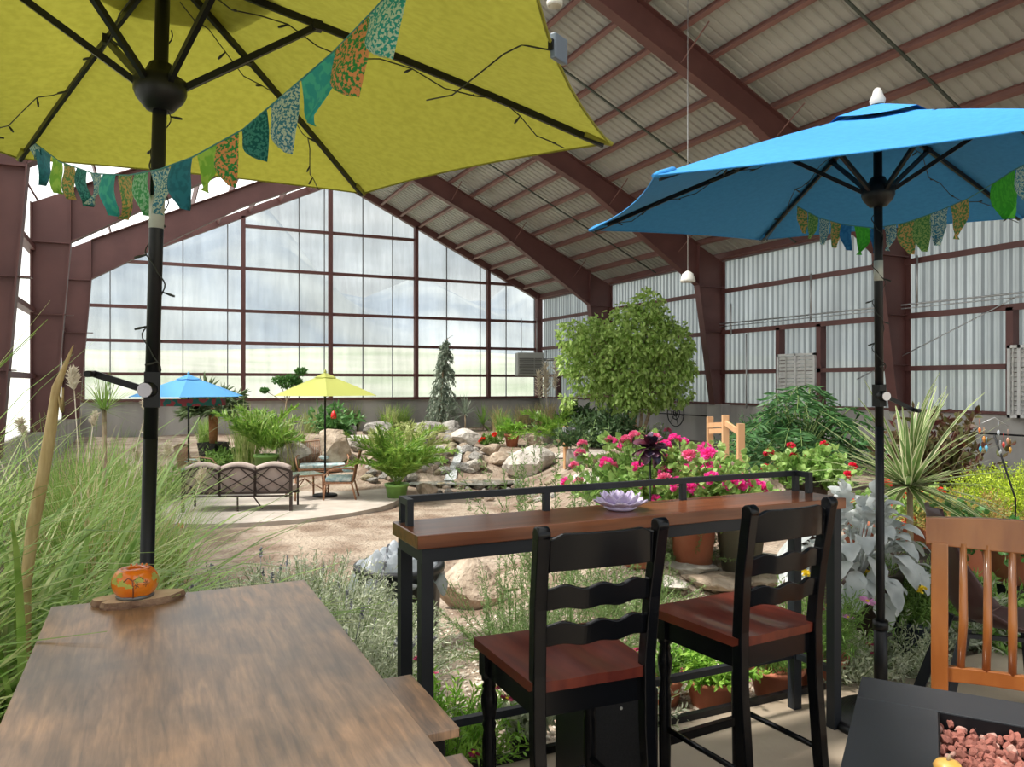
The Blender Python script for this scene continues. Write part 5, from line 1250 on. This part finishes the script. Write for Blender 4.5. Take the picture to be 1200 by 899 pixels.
MB().beam((-sw/2, .72, .28), (sw/2, .72, .28), .03, .05).beam((0, 0, .28), (0, 0, .0), .03, .03).beam((sw*.14, .0, .3), (sw*.2, .25, 0), .02, .02).build('seat_frame', FRB, so)
# wicker set
WIC = mat('wicker', (.26, .12, .06), (.40, .21, .12), 30, .6, bump=.3); FLR = mat('floral_cushion', (.60, .66, .64), (.20, .34, .38), 12, .85, detail=3)
def wicker_seat(label, p, rz, w=.62, name='wicker_armchair', cat='wicker chair'):
    t = thing(name, label, cat, tuple(p), rz); hw = w/2
    mb = MB(); n_ = int(w/.035)
    for i in range(n_+1):
        x = -hw+w*i/n_; h = .98+.05*math.sin(PI*i/n_); mb.tube([(x, .30, .38), (x*1.02, .36, .7), (x*1.05, .44, h)], .009, 4)
    mb.tube([(-hw*1.05+w*1.05*i/8, .44, .98+.05*math.sin(PI*i/8)) for i in range(9)], .018, 6)
    mb.build('back_weave', WIC, t); mb = MB(); mb.box((-hw, -.28, .34), (hw, .30, .38))
    for z_ in (.20, .26, .31): mb.tube([(-hw, -.28, z_), (hw, -.28, z_)], .012, 4)
    mb.build('seat_frame', WIC, t)
    for sx in (-1, 1):
        MB().tube([(sx*hw, .34, .66), (sx*hw*1.08, .1, .68), (sx*hw*1.12, -.18, .64), (sx*hw*1.08, -.29, .52), (sx*hw, -.28, .34)], .018, 6).build('armrest', WIC, t)
        MB().tube([(sx*hw*.98, -.26, .38), (sx*hw*1.04, -.30, 0)], .020, 6).build('leg', WIC, t); MB().tube([(sx*hw*.98, .28, .38), (sx*hw*1.0, .38, 0)], .020, 6).build('leg', WIC, t)
    MB().box((-hw+.02, -.27, .38), (hw-.02, .28, .48)).build('seat_cushion', FLR, t, bevel=.03)
    MB().lathe([(.0001, -.05), (.10, -.045), (.15, 0), (.10, .045), (.0001, .05)], 14).build('round_cushion', FLR, t).location = (0.05, .2, .62)
    return t
wicker_seat('wicker armchair with floral cushion, facing left under the lime parasol', onslab(398, 584), math.radians(-98)-.2)
wicker_seat('wicker loveseat with floral cushions behind the wicker table', onslab(378, 566), math.radians(-12), 1.15, 'wicker_loveseat', 'wicker loveseat')
wicker_seat('wicker armchair partly hidden behind the curved-back sofa', onslab(232, 571), math.radians(60))
wt_ = thing('wicker_table', 'low wicker table with glass top between sofa and armchair', 'table', tuple(onslab(357, 584)), .15)
MB().box((-.34, -.34, .50), (.34, .34, .53)).build('rim', WIC, wt_); MB().box((-.32, -.32, .53), (.32, .32, .54)).build('glass_top', mat('table_glass', (.22, .32, .28), rough=.08, spec=.8), wt_)
for a in (-1, 1):
    for b in (-1, 1): MB().tube([(a*.30, b*.30, .50), (a*.31, b*.31, 0)], .022, 6).build('leg', WIC, wt_)
MB().tube([(-.3, -.3, .2), (0, 0, .42), (.3, .3, .2)], .012, 5).tube([(.3, -.3, .2), (0, 0, .42), (-.3, .3, .2)], .012, 5).build('brace', WIC, wt_)
# fan palm in black square planter, potted palms
p = gp(250, 545); s_ = depth(p)/F
fanpalm('dark fan palm in a black square planter behind the sofa', p, 24, (.25, .5), 20, .55, 'fan', potspec=(24*s_*.75, 26*s_, BLACKPOT, {'square': True}), trunk=(.13, 44*s_, mat('palm_fibre', (.34, .14, .05), (.46, .22, .09), 10, .9, bump=.5)), phi=(.2, 1.7))
p = gp(312, 556); palm('bright palm in a green pot left of the lime parasol', p, 15, (1.0, 1.7), 'palm', potspec=(.30, .5, GREENPOT), ll=.5, lw=.035, phi=(.0, .7))
p = gp(288, 552); grass('bamboo-like reeds beside the fan palm planter', p, 130, (1.0, 1.9), .03, (0, .35), (.1, .6), .3, 'grass_lt', 'grass', 'reeds', 'reed_clump')
p = gp(340, 552); grass('thin yellow-green reeds behind the lime parasol', p, 90, (.9, 1.7), .022, (0, .45), (.2, .7), .25, 'grass_lt', 'dry', 'reeds', 'reed_clump')
p = gp(465, 588); s_ = depth(p)/F
palm('feathery areca palm in a light green pot on the sand by the waterfall', p, 26, (.8, 1.9), 'palm', potspec=(13.5*s_, 21*s_, GREENPOT), ll=.40, lw=.024, phi=(.0, .7), droop=(.4, 1.5), pairs=30)
p = gp(478, 545); palm('fan of yellow-green fronds behind the potted areca palm', p, 10, (1.0, 1.7), 'grass_lt', ll=.55, lw=.03, phi=(.1, .7), name='palm_clump')
for px, py, h, lb in ((265, 548, .5, 'low green shrub at the foot of the fan palm'), (118, 585, .7, 'leafy green shrub left of the umbrella pole'), (182, 590, .7, 'leafy green plant right of the umbrella pole')):
    bush(lb, gp(px, py), 90, (.4*h*2, .6*h*2), (0, 1.2), (0, .5), (.14, .04), 'herb', 9, 'shrub', 'green_shrub', .2)
# ------------------------------------------------------------------ boulders and the waterfall
def put_rock(px, py, w, h, mi, label, seed, dpth=.8, group=None, cat='boulder', name='boulder', cuts=16):
    p = gp(px, py); s = depth(p)/F; sx = w*s/2; sz = h*s/2
    return rock(name, p, (sx, sx*dpth, sz*1.12), ROCKS[mi], label, cat, group, -TH+.3*math.sin(seed), seed, .06, cuts)
for i, a in enumerate(((350, 548, 50, 34, 0, 'large rounded pale boulder left of the wicker loveseat'), (392, 542, 52, 40, 1, 'large tan-pink boulder behind the wicker loveseat'), (424, 527, 38, 24, 0, 'pale boulder left of the waterfall head'), (440, 512, 46, 20, 2, 'grey boulder above the waterfall'),
                       (500, 512, 46, 20, 2, 'long grey boulder right of the waterfall head'), (528, 510, 30, 18, 2, 'dark grey boulder behind the stones'), (546, 523, 44, 22, 0, 'angular white boulder right of the waterfall stones'), (618, 558, 68, 36, 0, 'big white jagged boulder in the middle of the sandy bed'),
                       (586, 545, 32, 16, 1, 'flat tan rock left of the big white boulder'), (574, 534, 30, 14, 1, 'small tan rock behind the flat tan one'), (697, 574, 68, 24, 0, 'smooth whitish boulder in front of the log stump'), (720, 548, 44, 24, 1, 'pale tan boulder right of the log stump'),
                       (625, 523, 22, 18, 1, 'tan rock right of the terracotta pot'), (645, 520, 24, 16, 2, 'grey rock below the pampas plumes'), (660, 521, 22, 13, 1, 'small pinkish rock beside the post'), (572, 505, 16, 14, 2, 'small grey rock against the far wall'),
                       (622, 505, 16, 14, 0, 'small pale rock against the far wall'), (888, 545, 40, 27, 0, 'pale boulder left of the crimson geranium'), (919, 562, 38, 40, 1, 'tan upright boulder beside the crimson geranium'), (905, 585, 60, 24, 1, 'yellow-tan flat boulder below the upright one'),
                       (965, 585, 40, 22, 2, 'rough grey-pink rock wall piece behind the dusty miller'), (548, 712, 92, 58, 1, 'large tan boulder seen under the left end of the counter'), (690, 548, 22, 20, 1, 'small tan rock at the foot of the wooden trellis'), (742, 545, 34, 24, 0, 'pale rock behind the pink geraniums'), (500, 585, 30, 22, 1, 'round tan rock beside the areca palm pot'), (410, 512, 20, 13, 2, 'small grey boulder under the red hanging pot'))):
    put_rock(*a, seed=i*3+1)
for i, a in enumerate(((812, 672, 66, 18, 0), (862, 668, 56, 18, 1), (902, 662, 44, 16, 0), (838, 690, 84, 20, 1), (892, 688, 60, 20, 1), (780, 690, 54, 16, 0), (600, 690, 60, 20, 1))):
    put_rock(*a[:5], ('flagstone furthest left under the geraniums', 'flagstone behind the nearer stool back', 'pale flagstone nearest the dusty miller', 'widest orange-tan flagstone between the stools', 'orange-tan flagstone seen through the second stool', 'small pale flagstone beside the rosemary', 'flat tan stone behind the rosemary')[i], seed=70+i, dpth=1.0, cat='flagstone', name='flagstone')
R_ = np.random.default_rng(12); stones = []
for i in range(7):
    mb = MB(); mb.add(rockmesh((1, .85, .62), R_, 12, ICO2), ICO2[1], 0, False); o = mb.build('waterfall_stone', ROCKS[(0, 1, 2, 3, 0, 1, 2)[i]]); stones.append(o.data); bpy.data.objects.remove(o)
n_s = 0
def stone(px, py, wpx, grp, lbl):
    p = gp(px, py); s = depth(p)/F; ki = int(R_.integers(7)); o = bpy.data.objects.new('waterfall_stone', stones[ki]); C.objects.link(o)
    k = wpx*s/2; o.location = p-Vector((0, 0, k*.25)); o.rotation_euler = (R_.normal()*.15, R_.normal()*.15, R_.uniform(0, 6)); o.scale = (k, k, k*R_.uniform(.8, 1.2)); lb_ = ('pale', 'tan', 'dark grey', 'mossy brown', 'pale', 'tan', 'dark grey')[ki]+' '+lbl; tag(o, lb_, 'stone', grp+', the '+lb_.split(' stone')[0]+' ones')
for i in range(170):
    py = R_.uniform(513, 566); t_ = (py-513)/53; px = R_.uniform(434-4*t_, 548+22*t_)
    if abs(px-(540-12*t_)) < 5+6*t_ and py > 520: continue
    if 490 < px < 560 and py > 557: continue
    stone(px, py, R_.uniform(11, 27), 'stones stacked around the waterfall', 'rounded stone stacked in the bank '+('left' if px < 540-12*t_ else 'right')+' of the falling water')
for i in range(120):
    px = R_.uniform(495, 650); stone(px, 581-6*abs(math.sin(px*.05))+R_.uniform(-9, 9), R_.uniform(7, 15), 'pebbles along the stream edge', 'pebble-like stone along the front edge of the stream')
WAT = mat('stream_water', (.10, .12, .10), (.24, .26, .24), 6, .08, spec=.8, bump=.3)
wpnt = [gp(541, 512), gp(539, 525), gp(536, 540), gp(530, 555), gp(527, 566)]
mb = MB(); V = []
for i, p in enumerate(wpnt):
    w_ = .06+.022*i
    for s_ in (-1, 1): V.append((p.x+s_*w_*cT, p.y-s_*w_*sT, p.z+.05))
mb.add(V, [(2*i, 2*i+1, 2*i+3, 2*i+2) for i in range(len(wpnt)-1)], 0, True); o = mb.build('waterfall', mat('falling_water', (.28, .30, .29), (.62, .65, .66), 20, .2)); tag(o, 'thin stream of white water falling between the stones', 'waterfall'); 
pw = gp(540, 568); MB_ = MB(); MB_.prism([(1.5*math.cos(2*PI*i/32), .55*math.sin(2*PI*i/32)*(1+.2*math.sin(i))) for i in range(32)], 0, .02); o = MB_.build('stream_pool', WAT); o.location = (pw.x, pw.y, pw.z+.04); o.rotation_euler = (0, 0, -TH); tag(o, 'shallow pool of water in front of the waterfall stones', 'pool')
# gravel on the near slope: too small and many to count
R_ = np.random.default_rng(31); mb = MB(); V0 = rockmesh((1, .8, .5), R_, 6, ICO2)
bms = bmesh.new(); bmesh.ops.create_icosphere(bms, subdivisions=1, radius=1); I1 = (np.array([v.co[:] for v in bms.verts]), np.array([[v.index for v in f.verts] for f in bms.faces])); bms.free()
for i in range(3600):
    x = R_.uniform(1.1, 4.2); y = 3.0+abs(R_.normal())*1.6
    s = R_.uniform(.008, .022); a = R_.uniform(0, 6); c_, s_ = math.cos(a), math.sin(a)
    mb.add((I1[0]*R_.uniform(.7, 1.2, I1[0].shape))@np.array([[c_, s_, 0], [-s_, c_, 0], [0, 0, .7]])*s+np.array([x, y, gz(x, y)+s*.2]), I1[1], 0, False)
o = mb.build('gravel', mat('gravel_mix', (.44, .36, .27), (.66, .60, .52), 40, .9)); tag(o, 'pale mixed gravel spread over the sandy slope behind the counter', 'gravel', kind='stuff')
# ------------------------------------------------------------------ ficus tree
fp = gp(742, 524); FD = depth(fp); s = FD/F
ft = thing('ficus_tree', 'big leafy ficus tree in front of the right wall', 'tree', tuple(fp)); 
def rel(px, py, dd=0): return at(px, py, FD+dd)-fp
for q in (((742, 524), (738, 505), (736, 488), (730, 460), (715, 425), (700, 405)), ((745, 524), (750, 505), (752, 485), (756, 450), (760, 410), (758, 370)), ((748, 522), (756, 500), (765, 470), (778, 440), (790, 420)), ((739, 524), (733, 500), (732, 480), (742, 440), (735, 410))):
    MB().tube([rel(*a) for a in q], [.055, .05, .045, .04, .03, .02][:len(q)], 8).build('trunk', BARK, ft)
blobs = [(757, 390, 36), (735, 420, 42), (700, 412, 36), (784, 435, 30), (758, 445, 40), (722, 450, 36), (690, 440, 26), (672, 395, 20), (668, 425, 16), (760, 358, 20), (735, 385, 30), (800, 420, 14), (806, 408, 10), (808, 436, 9), (803, 462, 10), (792, 470, 9), (664, 470, 9), (775, 460, 16), (738, 468, 18), (695, 390, 22), (785, 400, 26)]
PP = []; DD = []; R_ = np.random.default_rng(5)
for bx, by, br in blobs:
    c_ = np.array(rel(bx, by, R_.normal()*.4)); n = int(br*br*.95); u = unit(n, R_); rr_ = br*s*R_.uniform(.45, 1.08, n)**.6
    cl = np.sin(u[:, 0]*5+bx)*np.sin(u[:, 2]*6+by); keep = (cl > -.3) | (R_.uniform(0, 1, n) < .25)
    PP.append((c_+u*rr_[:, None]*np.array([1, .8, .95]))[keep]); DD.append((u*.5+unit(n, R_)*.6+np.array([[0, 0, -.7]]))[keep])
PP = np.concatenate(PP); DD = np.concatenate(DD); mb = MB(); leafs(mb, PP, DD, R_.uniform(.11, .19, len(PP)), .085, R=R_); mb.build('foliage', G['ficus'], ft)
for k in range(22):
    b_ = blobs[k % len(blobs)]; a = rel(750, 470)*1.0; e_ = rel(b_[0], b_[1]-b_[2]*.3); MB().tube([a.lerp(e_, .2), a.lerp(e_, .6)+Vector((0, 0, .15)), e_], [.035, .025, .008], 5).build('branch', BARK, ft)
# trellises, posts, stump
def trellis(label, pts, rails, cat='trellis', D=None):
    b = gp(pts[0][0], pts[0][2]) if D is None else base_at(pts[0][0], 500, D); D = depth(b); t = thing('wooden_trellis', label, cat, tuple(b)); rl = lambda x, y, k=0: at(x, y, D+k)-b
    for x, y0, y1, k in pts: MB().beam(Vector((rl(x, y0, k).x, rl(x, y0, k).y, gz(*at(x, y0, D+k)[:2])-b.z-.05)), rl(x, y0, k), 7*D/F, 7*D/F, up=(sT, cT, 0)).build('post', PINEW, t)
    for a, c_ in rails: MB().beam(rl(*a), rl(*c_), 3*D/F, 6*D/F).build('rail', PINEW, t)
    return t
trellis('pine post-and-rail plant frame behind the magenta geraniums', ((832, 489, 548, .6), (850, 487, 550, 0), (868, 497, 556, -.9)), (((830, 499, .55), (852, 498, .05)), ((850, 496, .0), (870, 510, -.9)), ((832, 506, .5), (850, 505, .1))), D=10.2)
trellis('pine plant frame at the foot of the ficus trunks', ((731, 490, 520, 0), (749, 500, 526, -.5), (742, 488, 522, .5)), (((728, 502, 0), (744, 502, 0)), ((728, 508, 0), (750, 510, -.4))))
b = gp(673, 548); D = depth(b); s = D/F
st = thing('log_stump', 'weathered grey log stump holding a small green plant', 'stump', tuple(b)); MB().lathe([(.0001, 0), (10.5*s, 0), (10*s, 10*s), (9.2*s, 21*s), (.0001, 22*s)], 18).build('log', mat('grey_log', (.22, .19, .16), (.36, .32, .28), 3, .9, stretch=(5, 5, .6), bump=.6), st)
P, D2 = stems(50, 6, (.3, .6), (0, 1.2), (.2, .8), (0, 0, 22*s), .08); mb = MB(); leafs(mb, P[:, 1:].reshape(-1, 3), D2[:, 1:].reshape(-1, 3)+unit(250)*.6, .14, .07); mb.build('foliage', G['dark'], st)
b = gp(664, 550); s = depth(b)/F
fpst = thing('faucet_post', 'wooden post with hose taps next to the log stump', 'post', tuple(b)); MB().box((-3.2*s, -.05, 0), (1*s, .05, 50*s)).build('post', PINEW, fpst); MB().box((-4*s, -.10, 41*s), (5*s, .05, 49*s)).tube([(2*s, -.06, 46*s), (8*s, -.1, 47*s), (9*s, -.1, 42*s)], 1.4*s, 8).build('tap_box', ALU, fpst)
MB().tube([(2*s, -.08, 44*s), (3*s, -.1, 22*s), (2*s, -.05, 2*s)], .6*s, 6).build('hose', BLACKM, fpst)
MB().lathe([(.0001, 0), (3*s, 0), (3*s, 3*s), (.0001, 3*s)], 10, c=(2.5*s, -.12, 19*s)).build('red_valve', mat('valve_red', (.6, .03, .03), rough=.4), fpst)
# potted plants in the middle distance
def far_pot(px, py, pr_, ph_, m, label, fn): p = gp(px, py); s = depth(p)/F; return fn(label, p, s, (pr_*s, ph_*s, m))
p = gp(600, 524); s = depth(p)/F; palm('small bushy palm in a terracotta pot in the middle of the rocks', p, 22, (14*s, 24*s), 'bright', potspec=(8.5*s, 15*s, TERRA), ll=8*s, lw=1.3*s, phi=(0, .8), pairs=14)
p = gp(728, 520); s = depth(p)/F; bush('small plant in a terracotta pot left of the ficus trunks', p, 40, (5*s, 10*s), (0, 1.2), (0, .3), (4*s, 1.6*s), 'dark', 6, 'potted plant', 'potted_plant', .1, potspec=(8*s, 15*s, TERRA))
p = gp(390, 515); s = depth(p)/F
bush('broad-leaved plant with a red hanging ornament behind the lime parasol', p, 60, (12*s, 40*s), (0, .8), (0, .6), (9*s, 3.6*s), 'ivy', 8, 'plant', 'leafy_plant', .2)
q = at(391, 488, depth(p)-.6)-p; hp = thing('red_feeder', 'red hanging feeder in front of the broad-leaved plant', 'feeder', tuple(p+q)); MB().lathe([(.0001, -3*s), (3*s, -3*s), (3.4*s, 0), (2.6*s, 3*s), (1*s, 6*s), (.0001, 6*s)], 12).build('body', mat('feeder_red', (.7, .02, .02), rough=.35), hp)
MB().tube([(0, 0, 6*s), (0, 0, 20*s)], .01, 5).build('hanger', BLACKM, hp)
p = gp(575, 522); s = depth(p)/F; bush('small dark plant with a red flower among the rocks', p, 60, (7*s, 12*s), (0, 1.2), (0, .4), (4*s, 1.5*s), 'herb', 7, 'plant', 'small_plant', .2, flowers=['ored'], nf=3, fs=(2.5, 3.5))
# back-of-hall plants
p = gp(516, 507); s = depth(p)/F
cf = thing('weeping_conifer', 'slim weeping grey-green conifer against the bright end wall', 'tree', tuple(p)); R_ = np.random.default_rng(6)
MB().tube([(0, 0, 0), (1*s, 0, 40*s), (4*s, 0, 80*s), (9*s, 0, 110*s), (16*s, 0, 114*s)], [2*s, 1.6*s, 1*s, .5*s, .2*s], 6).build('trunk', BARK, cf)
PP = []; DD = []
for k in range(170):
    h = R_.uniform(.06, 1)**.9; z = h*108*s; L = (21*(1-h)**.8+3)*s; a = R_.uniform(0, 6.28); x0 = 7*s*h
    for j in range(16):
        t_ = j/15; PP.append((x0+L*t_*math.cos(a), L*t_*math.sin(a), z+(.35*t_-.95*t_*t_)*L*1.1)); DD.append((math.cos(a)*.3, math.sin(a)*.3, -1))
PP = np.array(PP); DD = np.array(DD)+unit(len(PP), R_)*.5; mb = MB(); leafs(mb, PP, DD, 5*s, 1.3*s, R=R_); leafs(mb, PP+R_.normal(size=PP.shape)*.04, DD, 4*s, 1.1*s, R=R_); mb.build('foliage', G['conifer'], cf)
def spk(px, py, h, Lp, lb, m='conifer', n=60, W=1.0, phi=(0, 1.9)): p = gp(px, py); s = depth(p)/F; return spiky(lb, p, h*s, n, (Lp*.65*s, Lp*s), W*s, m, phi=phi)
spk(545, 507, 22, 26, 'spiky yucca right of the weeping conifer', n=80, W=1.3); spk(566, 505, 8, 28, 'low spiky plant at the far wall between yucca and rocks', 'herb', W=1.3); spk(425, 500, 5, 16, 'spiky grey plant above the tan-pink boulder')
for px, py, lb, m in ((455, 500, 'tall wispy grass at the foot of the end wall', 'grass_lt'), (612, 500, 'straw-coloured grass against the far wall', 'dry'), (585, 500, 'thin straw grass behind the terracotta pot palm', 'dry'), (320, 520, 'hazy grass left of the large rounded boulder', 'grass_lt')):
    p = gp(px, py+6); s = depth(p)/F; grass(lb, p, 130, (20*s, 36*s), .8*s, (0, .4), (.2, .9), 8*s, m, 'grass', plumes=0)
p = gp(643, 508); s = depth(p)/F; grass('pampas grass with cream plumes in the far right corner', p, 120, (20*s, 44*s), .9*s, (0, .4), (.2, .9), 6*s, 'dry', 'grass', plumes=4, ph=(2.3, 2.6))
p = gp(650, 520); s = depth(p)/F; palm('bright green feather palm left of the ficus tree', p, 16, (35*s, 62*s), 'palm', ll=20*s, lw=1.5*s, phi=(0, .9), name='palm_clump', pairs=26)
for px, py, L_, lb in ((700, 525, 44, 'dark glossy shrub under the left side of the ficus'), (716, 524, 46, 'dark large-leaved shrub behind the ficus trunks'), (685, 512, 40, 'dark green shrub between the feather palm and the ficus')):
    p = gp(px, py); s = depth(p)/F; bush(lb, p, 60, (L_*.6*s, L_*s), (0, 1.0), (0, .6), (8*s, 3.5*s), 'dark', 10, 'shrub', 'dark_shrub', 4*s)
# leaning tree top and staghorn plants behind the lime parasol
p = gp(338, 528); s = depth(p)/F
tt = thing('young_tree', 'young tree with dense green tufts above the distant parasols', 'tree', tuple(p)); MB().tube([(0, 0, 0), (-4*s, 0, 40*s), (0, 0, 80*s)], [1.6*s, 1.2*s, .6*s], 6).build('trunk', BARK, tt)
PP = []
for bx, bz, br in ((-10, 82, 9), (4, 84, 9), (15, 92, 7), (-28, 70, 4), (-2, 78, 10), (10, 80, 6)): u = unit(420, R_); PP.append(np.array([bx*s*cT, -bx*s*sT, bz*s])+u*(br*s*R_.uniform(.4, 1, 420)**.5)[:, None]*np.array([1, 1, .55]))
PP = np.concatenate(PP); mb = MB(); leafs(mb, PP, unit(len(PP), R_), 3*s, 1.4*s, R=R_); mb.build('foliage', leafm('leaf_tree', (.05, .16, .03), (.12, .28, .06)), tt)
for bx, bz in ((-28, 70), (15, 92), (-10, 82)): MB().tube([(-2*s, 0, 55*s), (bx*s*cT, -bx*s*sT, bz*s)], .4*s, 4).build('branch', BARK, tt)
# philodendron
p = gp(940, 577); PD = depth(p); s = PD/F; ph = thing('philodendron', 'huge dark green split-leaf philodendron below the white louvre vent', 'philodendron', tuple(p)); R_ = np.random.default_rng(9)
for k in range(98):
    a = R_.uniform(0, 2*PI); sp_ = R_.uniform(.1, 1); rr_ = 100*s*sp_; hh = (122-58*sp_**2)*s*R_.uniform(.42, 1.05)
    e_ = Vector((rr_*math.cos(a)*1.0, rr_*math.sin(a)*.55, hh)); mb = MB(); mb.tube([(0, 0, 0), (e_.x*.35, e_.y*.35, hh*.65), e_], [.022, .014, .008], 5, 1)
    d = Vector((e_.x, e_.y, 0)).normalized()*.9+Vector((0, 0, -.35)); d.normalize(); d = (d+wp(0, -.35, 0)*.6).normalized(); sd_ = d.cross(Vector((0, 0, 1))).normalized(); L_ = R_.uniform(.45, .7)
    Pm = [e_+d*(L_*t_)-Vector((0, 0, .25*L_*t_*t_)) for t_ in (-.12, .0, .12, .26, .40, .55, .70, .85)]
    mb.tube(Pm, .006, 4, 1, cap=False); pts = []; dd = []; ll = []
    for j, q in enumerate(Pm):
        for sg in (-1, 1): pts.append(q); dd.append(sd_*sg+d*(.15+.11*j)-Vector((0, 0, .18))); ll.append(L_*(.50, .55, .52, .46, .40, .33, .25, .18)[j])
    pts.append(Pm[-1]); dd.append(d); ll.append(.16)
    leafs(mb, np.array(pts), np.array(dd)+R_.normal(size=(len(dd), 3))*.08, np.array(ll), .047, 0, .2, R=R_); mb.build('leaf', [G['philo'], STEM], ph)
bush('fern-like green shrub at the left foot of the philodendron', gp(900, 556), 100, (.7, 1.2), (0, .9), (.1, .7), (.12, .02), 'philo', 16, 'shrub', 'fern_shrub', .25)

for px, py, lb, m, n in ((470, 505, 'green grassy clump left of the weeping conifer', 'grass', 140), (590, 512, 'low green tuft between yucca and terracotta pot', 'herb', 110), (405, 505, 'tall thin grass beyond the tan-pink boulder', 'grass_lt', 130), (365, 508, 'hazy olive grass behind the lime parasol pole', 'grass_lt', 120), (295, 520, 'tall bright reeds behind the potted palm', 'grass_lt', 120), (240, 520, 'green grass behind the black planter', 'grass', 120), (630, 505, 'straw tuft below the unit heater', 'dry', 110)):
    p = gp(px, py); s = depth(p)/F; grass(lb, p, n, (18*s, 38*s), .9*s, (0, .5), (.3, 1.1), 8*s, m, 'grass', plumes=0)
# pale path behind the big white boulder
mb = MB(); V = []
for i in range(15):
    px = 555+13*i; a = gp(px, 527+6*math.sin(i*.25)); b = gp(px, 532+6*math.sin(i*.25)+.15*i)
    V += [(a.x, a.y, a.z+.03), (b.x, b.y, b.z+.04)]
mb.add(V, [(2*i, 2*i+1, 2*i+3, 2*i+2) for i in range(14)], 0, True); struct(mb.build('garden_path', PAVE))
